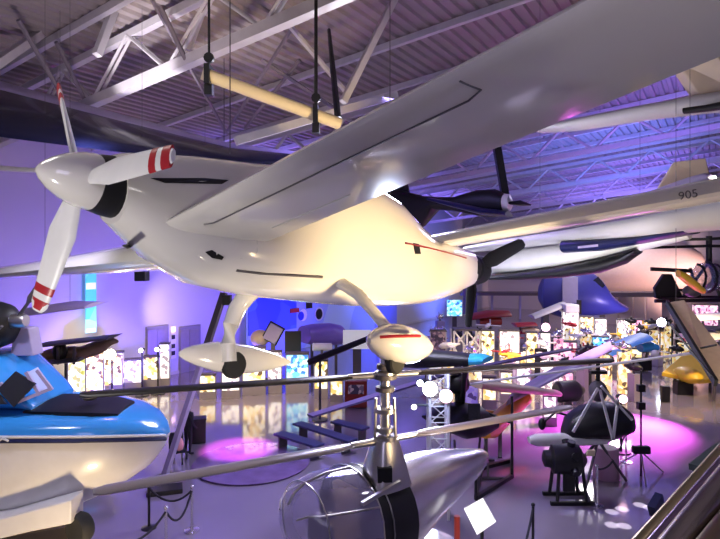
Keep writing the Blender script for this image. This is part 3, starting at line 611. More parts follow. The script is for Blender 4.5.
# black helicopter behind
bc = F(466, 470); t = thing('black_helicopter', 'black helicopter with a dark mast, behind the lighting tower', 'helicopter', bc); bd = bc.y
strip([(437, 418, 424, bd-.6), (448, 405, 432, bd-.3), (462, 402, 438, bd), (476, 404, 436, bd+.3), (484, 412, 428, bd+.5)], .6, 'cabin', satin, t)
MB().box(P(474, 411, bd-.62), (.34, .05, .42)).build('side_window', winglass, t, False)
MB().tube(P(458, 405, bd), P(458, 366, bd), .1).build('mast', black, t); MB().ball(P(458, 384, bd), (.35, .3, .3)).build('gearbox', black, t)
hc = P(452, 372, bd); MB().lathe(hc, (0, 0, 1), [(-.06, .2), (.06, .2)], 14).build('rotor_hub', dsteel, t)
for tip in (P(310, 416, 13.5), P(570, 349, 19)): MB().bar(hc, tip, .26, .05).build('rotor_blade', mat('violet_blade', (.1, .07, .18), .35), t, False)
strip([(392, 352, 366, 16.5), (420, 349, 368, 16), (455, 352, 366, 15.6), (472, 354, 365, 15.4)], .4, 'upper_fairing', black, t); strip([(470, 354, 365, 15.3), (482, 354, 364, 15.2), (488, 357, 362, 15.1)], .38, 'cyan_nose', mat('cyan_paint', (.04, .5, .75), .3), t)
MB().tube(P(466, 365, 15.5), P(462, 404, bd), .08).build('strut', black, t)
for s in (-.7, .7):
    MB().path([bc+Vector((-1.1, s, .12)), bc+Vector((-.8, s, .04)), bc+Vector((1.0, s, .04))], .04, 8).build('skid', dsteel, t)
    for x in (-.4, .5): MB().tube(bc+Vector((x, s, .06)), bc+Vector((x, s*.5, 1.0)), .035, n=8).build('skid_leg', dsteel, t)
# dark display table with frame in front of it
p = F(497, 455); t = thing('display_rack', 'low dark steel frame standing right of the silver tail cone', 'frame', p)
q = [F(476, 500), F(512, 478), F(512, 462), F(482, 470)]
for i in range(4): MB().bar(q[i]+ZV*.06, q[(i+1) % 4]+ZV*.06, .1).build('base_rail', satin, t, False)
MB().tube(q[1], q[1]+ZV*2.3, .04, n=8).build('upright', satin, t); MB().tube(q[0], q[0]+ZV*.9, .04, n=8).build('upright', satin, t); MB().bar(q[1]+ZV*1.55, q[1]+Vector((-.9, 1.2, 1.7)), .06).build('arm', satin, t, False)
# rotorcycle: white float, black cage
rd = 15.6; p = F(594, 482); t = thing('rotor_craft', 'open black rotor craft with white boom and slanted struts, in magenta light', 'helicopter', p)
strip([(529, 437, 443, rd), (536, 434, 446, rd), (560, 433, 446, rd), (590, 436, 445, rd), (606, 438, 443, rd)], .17, 'white_boom', pale, t)
strip([(563, 427, 437, rd+.2), (568, 416, 438, rd+.2), (582, 406, 438, rd+.2), (606, 401, 438, rd+.2), (622, 405, 435, rd+.2), (630, 412, 432, rd+.2), (634, 420, 427, rd+.2)], [.2, .4, .55, .6, .5, .35, .1], 'cabin', satin, t)
strip([(604, 438, 443, rd), (622, 431, 437, rd), (634, 424, 429, rd)], .12, 'tail_boom', steel, t)
MB().tube(P(598, 395, rd), P(598, 360, rd), .06, n=10).build('mast', black, t); MB().ball(P(598, 391, rd), (.25, .25, .3)).build('gearbox', dsteel, t)
MB().box(P(598, 372, rd), (.45, .2, .09)).build('rotor_head', black, t)
for a, b in (((598, 388), (573, 432)), ((600, 390), (613, 440)), ((618, 399), (613, 440)), ((601, 386), (632, 420))): MB().bar(P(*a, rd-.75), P(*b, rd-.75), .06).build('strut', pale, t, False)
for a, b in (((598, 366), (470, 384)), ((598, 366), (715, 350))): MB().bar(P(*a, rd), P(a[0]*0+b[0], b[1], rd+(1 if b[0] < 598 else -1)), .2, .04).build('rotor_blade', steel, t, False)
MB().path([P(566, 415, rd-.3), P(556, 412, rd-.5), P(546, 420, rd-.6), P(541, 428, rd-.6)], .03, 8).build('hose', black, t); MB().ball(P(542, 424, rd-.6), (.1, .1, .16)).build('float_bag', black, t)
for a in (0, 2.1, 4.2): MB().tube(p+Vector((math.cos(a)*.9, math.sin(a)*.6, .03)), P(598, 440, rd), .04, n=8).build('leg', dsteel, t)
p2 = F(606, 477); tag(MB().lathe(p2, (0, 0, 1), [(0, .36), (.8, .33), (.85, .3)], 24).build('pedestal', mat('mauve_pedestal', (.5, .3, .45), .4)), 'mauve round pedestal under the black rotor craft', 'pedestal')
# tripod right
p = F(641, 476); t = thing('lamp_tripod', 'slim black tripod standing in the magenta light, left of the balustrade', 'tripod', p)
MB().tube(p, p+ZV*3.0, .03, n=8).build('pole', satin, t); MB().box(p+ZV*.75, (.5, .2, .22)).build('weight_bag', black, t, True, .05)
for a in (0.3, 2.3, 4.4): MB().tube(p+ZV*.7, p+Vector((math.cos(a)*.8, math.sin(a)*.8, .02)), .022, n=6).build('leg', alu, t)
for z in (2.0, 2.5): MB().box(p+ZV*z, (.2, .14, .2)).build('clamp', black, t)
# yellow airplane, its wing painted violet for the violet light on it
t = thing('yellow_airplane', 'small yellow airplane with a violet-lit wing slanting up right, behind centre', 'airplane', F(500, 458))
strip([(482, 428, 438, 17.5), (492, 416, 438, 18), (505, 406, 424, 18.6), (516, 398, 412, 19.2), (524, 392, 404, 19.6)], .3, 'fuselage', orange, t)
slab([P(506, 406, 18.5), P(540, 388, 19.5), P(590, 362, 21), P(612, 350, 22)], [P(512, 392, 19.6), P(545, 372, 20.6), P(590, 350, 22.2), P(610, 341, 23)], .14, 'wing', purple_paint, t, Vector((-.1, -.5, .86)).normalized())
MB().tube(P(470, 411, 18), P(516, 415, 18.8), .08).build('wheel_axle', orange, t); strip([(476, 380, 388, 18), (500, 382, 392, 18.6), (530, 386, 394, 19.4), (556, 390, 396, 20)], .3, 'lower_wing', tan, t)
MB().bar(P(500, 420, 18.4), F(500, 458), .12).build('gear_leg', dsteel, t, False); MB().bar(P(486, 432, 17.8), F(486, 464), .12).build('gear_leg', dsteel, t, False)
MB().tube(P(440, 411, 17.4), P(486, 428, 17.6), .04).build('tail_rod', orange, t)
# ------------------------------------------------------------------ wall with lifts, mural, banner
VN = Vector((VX, VY, 0))
def wq(x0, x1, y0, y1, th, off=0.0):
    a, b = W(x0, y0, off), W(x1, y1, off); za, zb = a.z, b.z
    return MB().prism([Vector((a.x, a.y, zb)), Vector((b.x, b.y, zb)), Vector((b.x, b.y, za)), Vector((a.x, a.y, za))], VN*th)
dm = mat('lift_door_steel', (.3, .27, .26), .4, .3)
for i, (a, b) in enumerate(((147, 166), (180, 198))):
    o = struct('door_%d' % (i+1), wq(a-1.5, b+1.5, 327, 377, .1), mat('door_frame', (.25, .23, .26), .5))
    zb = 0.02
    for c, d in ((a, (a+b)/2-.2), ((a+b)/2+.2, b)): wq(c, d, 330, 376, .06, .09).build('door_leaf', dm, o, False)
t = thing('lift_call_panel', 'lift call panel with a lit lamp and dark buttons, between the two lift doors', 'panel', W(173, 350))
wq(170.5, 175.5, 326, 358, .06).build('plate', pale, t, False)
for y, m_ in ((329.5, lamppink), (337, black), (346, black), (353, black)): wq(171.5, 174.5, y-1.8, y+1.8, .06, .05).build('button', m_, t, False)
struct('baseboard_left', MB().bar(UV(-8, VL+.03, .08), UV(68, VL+.03, .08), .05, .16), steel)
t = thing('banner', 'tall narrow cyan banner with a white band on the violet wall', 'banner', W(90, 333, .4))
wq(85.3, 96, 267, 332, .03, .4).build('banner_cloth', panel_mat('banner_print', [(.1, .6, .9), (.2, .75, .95), (.35, .85, 1)], .55, .6), t, False)  # banner print and white bands glow to read as brightly lit
wq(85.3, 96, 266.5, 272, .02, .44).build('blue_top', mat('banner_blue', (.02, .12, .7), .6), t, False); wq(86, 95.5, 283, 289, .02, .44).build('white_band', mat('banner_white', (.9, .95, 1), .6, emit=(.8, .95, 1), es=.5), t, False); wq(86, 95.5, 329, 331.5, .02, .44).build('white_band', mat('banner_white', (.9, .95, 1)), t, False)
wq(85, 96.4, 265.5, 267, .06, .4).build('top_rod', black, t, False)
t = thing('mural', 'wide violet-blue mural with pale roundels on the wall behind the gear legs', 'mural', W(320, 345))
wq(246, 396, 298, 341, .08, .3).build('mural_panel', panel_mat('mural_print', [(.12, .13, .6), (.22, .25, .75), (.3, .35, .8), (.2, .2, .7)], .25, .25), t, False)  # painted mural given a faint glow of its own, not backlit
wq(248, 296, 299, 328, .05, .39).build('blue_field', panel_mat('mural_blue', [(.03, .05, .45), (.06, .12, .6), (.05, .08, .5)], .25, .6), t, False)
def disc(px, py, r, m_, nm, off=.42): c = W(px, py, off); MB().lathe(c, VN, [(0, r), (.03, r*.98)], 24).build(nm, m_, t)
disc(303, 315, .42, mat('roundel_white', (.85, .85, .9), .6), 'white_roundel'); disc(301, 316, .3, mat('roundel_blue', (.03, .05, .4), .6), 'blue_roundel', .46); disc(319, 314, .5, mat('roundel_white', (.85, .85, .9), .6), 'white_roundel'); disc(319, 314, .38, black, 'black_roundel', .46)
wq(290, 299, 309, 312, .03, .47).build('red_dash', red, t, False); wq(306, 312, 302, 308, .03, .47).build('black_dash', black, t, False)
t = thing('loudspeaker', 'black loudspeaker hanging below the far wing of the white airplane', 'loudspeaker', P(142, 280, 14))
MB().box(P(142, 275, 14), (.28, .3, .3)).build('cabinet', black, t, False, .02); MB().bar(P(138, 269, 14.2), P(163, 268, 14.2), .05, .08).build('mount', black, t, False); cable(t, P(142, 268, 14.2))
# ------------------------------------------------------------------ lit exhibit panels, row by row
PAL = {'warm': [(1, .78, .3), (1, .93, .6), (.75, .5, .15), (.12, .08, .04), (1, .97, .85)], 'white': [(1, .95, .85), (.95, .9, .9), (.3, .25, .3), (1, 1, .95)], 'green': [(.85, .9, .35), (1, .95, .6), (.4, .4, .1), (.95, .95, .7)],
       'cyan': [(.15, .65, 1), (.4, .85, 1), (.05, .2, .6), (.7, .9, 1)], 'pink': [(1, .6, .75), (.9, .4, .6), (.3, .08, .2), (1, .85, .9)], 'violet': [(.35, .25, .8), (.5, .4, .95), (.1, .06, .25)], 'dark': [(.03, .02, .05), (.1, .06, .12), (.3, .2, .25)]}
pq = {k: panel_mat('plinth_'+k, PAL[k], .45, 6) for k in ('warm', 'white', 'pink')}  # plinth prints glow on their own so the crowd looks lit
pm = {k: panel_mat('exhibit_'+k, v, 1.0 if k not in ('dark', 'violet') else .3, 6) for k, v in PAL.items()}
def case(x0, x1, yt, yb, pal, label, fy=None, group='lit exhibit cases'):
    d = D(fy or yb); a = P(x0, yb, d); b = P(x1, yb, d); zt = zat(yt, d); w_ = b.x-a.x; cx_ = (a.x+b.x)/2; z0 = max(.0, zat(yb, d)); dp = min(.8, max(.35, w_*.5)); r = -math.atan2(cx_, d)*.6
    t = thing('display_case', label, 'display case', Vector((cx_, d, 0)), group); c = Vector((cx_, d, 0))
    hb = min(.45, zt*.3)
    MB().box(c+ZV*hb/2, (w_, dp, hb), r).build('plinth', mat('plinth_grey', (.3, .27, .3), .5), t, False)
    MB().box(c+ZV*(hb+(zt-hb)/2), (w_*.94, dp*.8, zt-hb), r).build('lit_panel', pm[pal], t, False)
    MB().box(c+ZV*(zt+.04), (w_, dp, .08), r).build('cornice', dsteel, t, False)
    for s in (-1, 1): MB().box(c+Matrix.Rotation(r, 3, 'Z') @ Vector((s*w_*.48, -dp*.42, (hb+zt)/2)), (.05, .05, zt-hb), r).build('corner_post', alu, t, False)
    return t
L1 = [(69, 86, 352, 391, 'green', 'yellow-green lit case at the left end of the row before the violet wall', 401), (87, 104, 346, 393, 'warm', 'tall warm lit case directly below the brown biplane tail', 401), (105, 123, 353, 394, 'warm', 'warm lit case under the glaring lamp'),
      (125, 142, 360, 391, 'white', 'white lit case just right of the glaring lamp'), (144, 160, 357, 388, 'warm', 'pale lit case left of the nose wheel pant'), (160, 170, 344, 387, 'white', 'narrow white lit case before the left lift door'),
      (200, 216, 375, 398, 'warm', 'warm lit case under the nose wheel'), (222, 240, 372, 397, 'white', 'white lit case right below the nose wheel pant'), (243, 266, 348, 394, 'warm', 'big warm lit case under the mural left end'), (268, 282, 352, 392, 'white', 'white lit case under the tilted grey screen'),
      (286, 309, 354, 392, 'cyan', 'pale cyan lit case under the black monitor'), (314, 328, 361, 398, 'warm', 'yellow lit case left of the red kiosk'), (330, 343, 378, 401, 'warm', 'small yellow lit case touching the red kiosk'),
      (481, 494, 331, 372, 'warm', 'yellow lit case right of the white lattice stand'), (499, 519, 331, 376, 'white', 'bright white lit case below the dark red wing'), (526, 537, 333, 378, 'warm', 'slim warm lit case in the middle of the crowd of exhibits'), (540, 550, 333, 368, 'white', 'slim white lit case left of the pink one'),
      (558, 576, 342, 366, 'pink', 'pink lit case left of the dark drum'), (464, 478, 385, 410, 'violet', 'violet panel beside the black helicopter'), (482, 496, 378, 408, 'warm', 'warm lit case behind the yellow airplane'), (500, 512, 372, 402, 'green', 'greenish lit case behind the yellow airplane, right of the warm one'), (516, 530, 366, 398, 'white', 'white lit case behind the violet wing'),
      (543, 556, 396, 425, 'white', 'white lit case left of the open rotor craft'), (562, 578, 310, 345, 'white', 'far white case under the airliner nose'), (580, 593, 317, 346, 'warm', 'far warm case under the airliner nose tip'), (595, 606, 319, 345, 'white', 'far white case right of the airliner nose tip'), (617, 629, 320, 344, 'white', 'far pale case before the pink partition'), (630, 642, 320, 344, 'pink', 'far rosy case before the pink partition'), (644, 653, 322, 343, 'warm', 'far yellow case left of the white lamp post'),
      (592, 608, 337, 356, 'cyan', 'cyan lit case in the middle right crowd'), (627, 641, 349, 362, 'warm', 'low amber case under the cyan wing'), (430, 446, 331, 372, 'dark', 'dark case beside the main wheel pant'), (610, 622, 345, 372, 'pink', 'rosy lit case right of the cyan one'), (575, 588, 352, 376, 'violet', 'violet case between the pink and the rosy one'), (694, 716, 305, 330, 'pink', 'far rosy case at the right edge under the small helicopter')]
for q in L1: case(*q)
# lamps on posts
def lamp_post(px, py, fy, r, m_, label):
    d = D(fy); p = P(px, py, d); t = thing('spot_lamp', label, 'lamp', Vector((p.x, d, 0)), 'stage lamps on stands')
    MB().tube((p.x, d, 0), (p.x, d, p.z), .04, n=8).build('stand', satin, t); MB().lathe((p.x, d, 0), (0, 0, 1), [(0, .3), (.04, .3)], 14).build('foot', satin, t)
    o = MB().lathe(p, (0, -1, 0), [(-.2, r*.6), (.12, r*1.1), (.12, r)], 14).build('housing', black, t); MB().ball(p+Vector((0, -.14, 0)), r*.95).build('bulb', m_, o)
lamp_post(112, 354, 398, .24, lampwarm, 'glaring warm lamp above the left row of cases'); lamp_post(142, 350, 396, .1, lampfar, 'small white lamp right of the glaring one'); lamp_post(158, 349, 394, .1, lampfar, 'small white lamp left of the lift doors')
lamp_post(660, 322, 362, .26, lampw, 'white lamp on a post left of the tan wing panel'); lamp_post(545, 327, 350, .3, lamppink, 'pink lamp in the middle of the far exhibits'); lamp_post(621, 398, 452, .14, lamppink, 'pink flood lamp behind the open rotor craft')
# biplane at the left
bd = 20.5; t = thing('biplane', 'old brown biplane with long thin dark wings behind the left row of cases', 'biplane', Vector((X(80, bd), bd, 0)))
strip([(46, 350, 358, bd), (60, 346, 362, bd), (80, 347, 360, bd), (98, 341, 354, bd+.5), (106, 335, 346, bd+.8), (112, 338, 343, bd+1)], .45, 'fuselage', mat('brown_fabric', (.2, .13, .1), .7), t)
wing(MB(), [(P(34, 348, bd-1.5), Vector((0, 1.4, .05)), .12), (P(106, 340, bd-.5), Vector((0, 1.4, .05)), .12)]).build('upper_wing', dsteel, t); wing(MB(), [(P(34, 366, bd-1.2), Vector((0, 1.3, .05)), .12), (P(76, 362, bd-.8), Vector((0, 1.3, .05)), .12)]).build('lower_wing', dsteel, t)
for px in (40, 58, 74): MB().tube(P(px, 347, bd-.9), P(px, 364, bd-.6), .05, n=6).build('wing_strut', dsteel, t)
for px in (52, 66): MB().tube(P(px, 360, bd), Vector((X(px, bd), bd, .3)), .05, n=6).build('gear_leg', dsteel, t); MB().lathe(Vector((X(px, bd), bd, .32)), (1, 0, 0), [(-.06, .32), (.06, .32)], 16).build('wheel', rubber, t)
MB().ball(P(60, 352, bd-.5), (.25, .25, .35)).build('engine', black, t)
def simple(name, label, cat, fy, parts):
    d = D(fy); t = None; cx_ = sum(q[1] for q in parts)/len(parts); t = thing(name, label, cat, Vector((X(cx_, d), d, 0)))
    return t, d
def standing(name, label, cat, x0, x1, yt, yb, fy, m_, partname='body', bevel=.02, depth=None, tilt=0, foot=True):
    d = D(fy); a, b = P(x0, yt, d), P(x1, yb, d); t = thing(name, label, cat, Vector(((a.x+b.x)/2, d, 0))); w_ = b.x-a.x; c = (a+b)/2; hh_ = a.z-b.z
    MB().box(c, (w_, depth or w_*.6, hh_), 0, 0, tilt).build(partname, m_, t, False, bevel)
    if b.z > .1 and foot: MB().box(Vector((c.x, d, b.z/2)), (w_*.3, (depth or w_*.6)*.5, b.z)).build('stand', dsteel, t, False); MB().box(Vector((c.x, d, .03)), (w_*.8, (depth or w_)*.8, .06)).build('foot', dsteel, t, False)
    return t, c, d, w_, hh_
t, c, d, w_, hh_ = standing('kiosk', 'dark red kiosk standing behind the benches', 'kiosk', 345, 367, 380, 406, 407, dred, 'cabinet'); MB().box(c+Vector((0, -w_*.31, hh_*.2)), (w_*.7, .04, hh_*.35)).build('screen', pm['dark'], t, False)
t, c, d, w_, hh_ = standing('monitor', 'black monitor hung before the mural, above the pale cyan case', 'monitor', 285, 301, 331, 353, 384, black, 'screen', depth=.15)
t, c, d, w_, hh_ = standing('tilted_screen', 'tilted mauve-grey screen with dark frame, left of the black monitor', 'screen', 266, 280, 325, 342, 382, purple_paint, 'screen', depth=.12, tilt=.5); MB().box(c+Vector((0, .1, 0)), (w_*1.2, .08, hh_*1.15), 0, 0, .5).build('frame', black, t, False)
d = D(380); t = thing('beige_dome', 'beige rounded cockpit shell before the left end of the mural', 'cockpit shell', Vector((X(260, d), d, 0))); MB().ball(P(260, 338, d), (.5, .5, .42)).build('shell', tan, t); MB().tube((X(260, d), d, 0), P(260, 342, d), .12).build('stand', dsteel, t); MB().lathe((X(260, d), d, 0), (0, 0, 1), [(0, .4), (.05, .4)], 14).build('foot', dsteel, t)
d = D(372); t = thing('violet_fuselage', 'violet barrel-shaped airplane body before the mural, right of the black monitor', 'airplane body', Vector((X(324, d), d, 0)))
strip([(304, 326, 343, d-.6), (312, 324, 345, d-.3), (330, 323, 345, d), (340, 325, 344, d+.3), (344, 330, 340, d+.4)], .7, 'fuselage', mat('violet_paint', (.25, .16, .55), .35), t)
for px in (312, 336): MB().bar(Vector((X(px, d), d, 0)), P(px, 344, d), .15).build('cradle', dsteel, t, False)
t, c, d, w_, hh_ = standing('white_board', 'blank white board between the violet barrel body and the main wheel pant', 'board', 343, 371, 330, 349, 378, mat('sign_white', (.9, .9, .9), .5), 'board', depth=.08)
d = D(384); t = thing('white_drum', 'white horizontal drum below the violet barrel body', 'drum', Vector((X(322, d), d, 0))); MB().tube(P(313, 347, d), P(331, 347, d+.3), .2, n=16).build('drum', pale, t); MB().bar(Vector((X(322, d), d, 0)), P(322, 350, d), .12).build('stand', dsteel, t, False)
t = thing('dark_pole', 'long dark pole slanting up right towards the main wheel pant', 'pole', P(342, 349, 21.5)); MB().path([P(308, 363, 21.5), P(312, 361, 21.5), P(372, 337, 20.8)], [.1, .14, .1], 8).build('pole', black, t); MB().tube(P(320, 357, 21.4), (X(320, 21.4), 21.4, 0), .05).build('stand', dsteel, t); MB().lathe((X(320, 21.4), 21.4, 0), (0, 0, 1), [(0, .3), (.05, .3)], 14).build('foot', dsteel, t)
t, c, d, w_, hh_ = standing('cyan_panel', 'pale cyan panel beside the black rear propeller blade', 'panel', 447, 462, 300, 316, 345, pm['cyan'], 'panel', depth=.1)
t, c, d, w_, hh_ = standing('dark_screen', 'dark violet screen with a round emblem below the rear spinner', 'screen', 463, 477, 288, 314, 342, mat('violet_screen', (.12, .09, .3), .4), 'screen', depth=.1); MB().lathe(c+Vector((.05, -.07, hh_*.28)), (0, -1, 0), [(0, .32), (.03, .3)], 18).build('emblem', purple_paint, t)
d = D(352); t = thing('red_airplane', 'dark red airplane with a straight wing in the far crowd right of the dark screen', 'airplane', Vector((X(492, d), d, 0)))
wing(MB(), [(P(470, 320, d-.5), Vector((0, 2, .1)), .35), (P(490, 317, d-1), Vector((0, 2.2, .1)), .45), (P(512, 316, d-.5), Vector((0, 2, .1)), .35)]).build('wing', dred, t); strip([(478, 318, 325, d), (488, 315, 327, d), (500, 317, 325, d)], .6, 'fuselage', dred, t); MB().tube(P(490, 322, d), (X(490, d), d, 0), .1).build('gear_leg', dsteel, t)
t2 = thing('red_biplane', 'small dark red biplane in the far crowd below the pink lamp', 'biplane', Vector((X(527, d), d+1.5, 0))); d += 1.5
for y in (327, 334): wing(MB(), [(P(517, y, d), Vector((0, 1.6, .1)), .2), (P(538, y-1, d), Vector((0, 1.6, .1)), .2)]).build('wing', red, t2)
strip([(521, 328, 334, d+.5), (530, 327, 334, d+.5), (538, 329, 332, d+.5)], .4, 'fuselage', cream, t2); MB().tube(P(527, 333, d+.5), (X(527, d), d+.5, 0), .08).build('gear_leg', dsteel, t2)
for px in (520, 535): MB().tube(P(px, 327, d+.6), P(px, 334, d+.6), .05, n=6).build('wing_strut', dsteel, t2)
# white lattice stand
d = D(372); t = thing('lattice_stand', 'white cross-braced lattice stand right of the main wheel pant', 'stand', Vector((X(467, d), d, 0)))
for px in (454, 467, 480):
    for q in (0, 1): MB().tube((X(px, d), d+q, 0), P(px, 331, d)+Vector((0, q, 0)), .06, n=6).build('post', pale, t)
mb = MB()
for a, b in ((454, 467), (467, 480)): mb.tube(P(a, 331, d), P(b, 348, d), .05, n=6).tube(P(a, 348, d), P(b, 331, d), .05, n=6).tube(P(a, 348, d), P(b, 366, d), .05, n=6).tube(P(b, 348, d), P(a, 366, d), .05, n=6)
mb.build('cross_brace', pale, t); MB().box(P(467, 330, d)+Vector((0, .5, 0)), (1.3, 1.2, .08)).build('table_top', dsteel, t, False)
# pale high wing plane, cyan wing, dark drum, bins
d = 40.; t = thing('high_wing_airplane', 'pale airplane with long straight wing in front of the airliner nose', 'airplane', Vector((X(560, d), d, 0)))
wing(MB(), [(P(535, 319, d-1), Vector((0, 1.6, .1)), .25), (P(568, 306, d), Vector((0, 1.8, .1)), .3)]).build('wing', steel, t); MB().box(P(569, 308, d), (1.0, 1.4, .6)).build('cabin', pale, t, False, .1); MB().box(P(579, 307, d), (.2, .4, 1.0)).build('tail_fin', black, t, False); MB().tube(P(569, 310, d), (X(569, d), d, 0), .12).build('stand', dsteel, t); MB().bar(P(569, 309, d+.3), P(579, 309, d+.3), .3).build('tail_boom', pale, t)
d = D(372); t = thing('blue_airplane', 'light airplane with bright cyan wing in the right crowd of exhibits', 'airplane', Vector((X(640, d), d, 0)))
wing(MB(), [(P(600, 362, d-1), Vector((0, 1.5, .2)), .14), (P(640, 344, d), Vector((0, 1.5, .2)), .2), (P(654, 340, d), Vector((0, 1.5, .2)), .2)]).build('wing', mat('cyan_wing', (.12, .4, .85), .35), t); strip([(640, 344, 352, d+.6), (650, 341, 352, d+.6), (656, 344, 350, d+.6)], .4, 'fuselage', skyblue, t); MB().tube(P(648, 350, d+.6), (X(648, d), d+.6, 0), .07).build('gear_leg', dsteel, t); MB().ball(P(655, 354, d-.3), .22).build('white_nose', pale, t); MB().bar(P(650, 352, d+.4), P(655, 354, d-.3), .08).build('strut', pale, t)
t, c, d, w_, hh_ = standing('dark_drum', 'black box on the floor under the cyan wing', 'box', 637, 650, 358, 370, 371, black)
d = D(388); t = thing('yellow_delta', 'bright yellow wedge-shaped aircraft on the floor right of the lamp post', 'aircraft', Vector((X(690, d), d, 0)))
MB().prism([P(662, 372, d-1), P(688, 350, d+3), P(722, 352, d+3), P(722, 378, d-1), P(700, 380, d-1.6)], (0, .05, -.2)).build('wing', yellow, t, False, .03); MB().ball(P(688, 375, d-1.2), (.5, .9, .35)).build('nose', yellow, t)
for px in (675, 710): MB().tube(P(px, 372, d), (X(px, d), d, 0), .07).build('gear_leg', dsteel, t)
for i, (a, b, c_, e, lab) in enumerate(((661, 669, 386, 402, 'upright black box before the yellow wedge aircraft'), (675, 691, 381, 394, 'wider black box before the yellow wedge aircraft'))): standing('equipment_box', lab, 'box', a, b, c_, e, e, satin)
lab3 = ['mauve airplane wing lying low at right, upper of three dark slats', 'second dark slat below the tan wing panel', 'lowest dark slat at the right edge']
d = D(404); t = thing('dark_turbine', 'dark turbine drum on a stand behind the open rotor craft', 'engine', Vector((X(568, d), d, 0))); MB().lathe(P(556, 392, d), (1, .2, .02), [(0, .35), (.1, .45), (.9, .45), (1.1, .3), (1.3, .12)], 18).build('turbine', satin, t); MB().bar(Vector((X(568, d), d, 0)), P(568, 396, d), .25).build('stand', dsteel, t, False)
# airliner nose, pink hull, gallery
d = 46.; t = thing('airliner_nose', 'large violet-blue airliner nose section pointing right in the far hall', 'airplane', Vector((X(585, d), d, 0)))
strip([(540, 284, 302, d+.6), (545, 272, 312, d+.4), (560, 264, 317, d), (585, 268, 316, d), (597, 278, 315, d), (606, 292, 314, d), (616, 301, 313, d), (624, 305, 312, d), (628, 307, 310, d)], [.8, 1.7, 2.2, 2.2, 2, 1.7, 1.2, .7, .2], 'fuselage', mat('airliner_violet', (.06, .06, .28), .35), t)
MB().box(P(599, 283, d-1.9), (.9, .1, .5), 0, 0, .9).build('windshield', winglass, t, False); MB().box(P(570, 290, d-2.25), (.0+1.2, .1, 2.0)).build('cabin_door', purple_paint, t, False)
for px in (545, 595): MB().bar(Vector((X(px, d), d, 0)), P(px, 314, d), .5).build('cradle', dsteel, t, False)
d = 58.; t = thing('airliner_hull', 'huge pale pink rounded airliner hull in warm light at the far right', 'airplane', Vector((X(640, d), d, 0)))
strip([(560, 238, 290, d+2), (610, 234, 292, d), (650, 236, 292, d-1), (680, 240, 291, d-2), (700, 252, 289, d-3), (708, 265, 283, d-3)], [3.5, 3.6, 3.6, 3.2, 2, .6], 'fuselage', pinkwall, t)
for px in (600, 680): MB().bar(Vector((X(px, d-1), d-1, 0)), P(px, 290, d-1), .8).build('cradle', dsteel, t, False)
struct('floor_gallery', MB().bar(P(462, 293.5, 58), P(556, 293.5, 55), 2.6, .28), mat('gallery_edge', (.12, .08, .1), .6)); struct('floor_gallery_right', MB().bar(P(604, 294, 52), P(664, 294, 50), 2.4, .4), mat('gallery_edge', (.12, .08, .1), .6))
for i, (a, b) in enumerate(((606, 618), (619, 633), (634, 645), (647, 662))):
    struct('wall_partition_%d' % (i+1), MB().prism([Vector((X(a, 52.4), 52.4, 0)), Vector((X(b, 52.4), 52.4, 0)), P(b-.4, 296, 52.4), P(a, 296, 52.4)], (0, .2, 0)), pinkwall)
for i, px in enumerate((468, 492, 520, 548)): struct('trim_%d' % (i+1), MB().bar(Vector((X(px, 57), 57, 0)), P(px, 295, 57), .2), purple_paint)

# the crowd of small exhibits in the middle of the hall
KN = [('dark', 'dark machine part on a plinth among the crowded cases', satin), ('white', 'white model on a plinth among the crowded cases', pale), ('yellow', 'yellow model on a plinth among the crowded cases', yellow), ('red', 'red model on a plinth among the crowded cases', red), ('silver', 'silver model on a plinth among the crowded cases', chrome)]
rg = random.Random(3); taken = []
for k in range(3000):
    if len(taken) >= 85: break
    px = rg.uniform(428, 690); yb = rg.uniform(345, 402); d = D(yb); x = X(px, d)
    if any((x-a)**2+(d-b)**2 < 1.1 for a, b in taken): continue
    if any(o.get('category') and o.parent is None and (o.location.x-x)**2+(o.location.y-d)**2 < (7 if o['category'] in ('airplane', 'biplane', 'aircraft', 'helicopter', 'stand') else 1.4) for o in C.objects): continue
    taken.append((x, d)); i = rg.choice((0, 0, 1, 1, 1, 2, 3, 4, 4)); nm, lab, m_ = KN[i]; b = Vector((x, d, 0)); h = rg.uniform(.5, 1.9); w_ = rg.uniform(.3, .6)
    t = thing('plinth_exhibit', lab, 'exhibit', b, nm+' exhibits on plinths'); MB().box(b+ZV*h/2, (w_, w_, h), rg.uniform(0, 1.5)).build('plinth', rg.choice((pq['white'], pq['warm'], pq['pink'], pq['warm'], satin, MATS['plinth_grey'], satin, purple_paint)), t, False, .01)
    q = b+ZV*(h+.28); r = rg.uniform(0, 3); dv = Vector((math.cos(r), math.sin(r), .1)); sv = Vector((-math.sin(r), math.cos(r), 0))
    if i in (1, 2, 3):
        MB().lathe(q-dv*.5, dv, [(0, .04), (.12, .13), (.45, .14), (1, .05), (1.05, .02)], 12).build('model_body', m_, t); MB().bar(q-sv*.75, q+sv*.75, .26, .04).build('model_wing', m_, t, False); MB().bar(q+dv*.45, q+dv*.45+ZV*.28, .16, .03).build('model_fin', m_, t, False); MB().tube(b+ZV*h, q, .02, n=6).build('rod', dsteel, t)
    else:
        MB().lathe(q-dv*.35, dv, [(0, .06), (.08, .12), (.2, .17), (.5, .17), (.6, .1), (.75, .05)], 14).build('machine_body', m_, t); MB().tube(b+ZV*h, q, .06, n=8).build('support', dsteel, t)
        for q2 in (0, 1.2, 2.4): MB().tube(q+sv*.15*math.cos(q2)+ZV*.1*math.sin(q2), q+sv*.3*math.cos(q2)+ZV*.3*math.sin(q2), .05, n=8).build('cylinder', m_, t)
d = 24.; t = thing('grey_biplane', 'grey biplane at the right edge, just behind the tan wing panel', 'biplane', Vector((X(722, d), d, 0)))
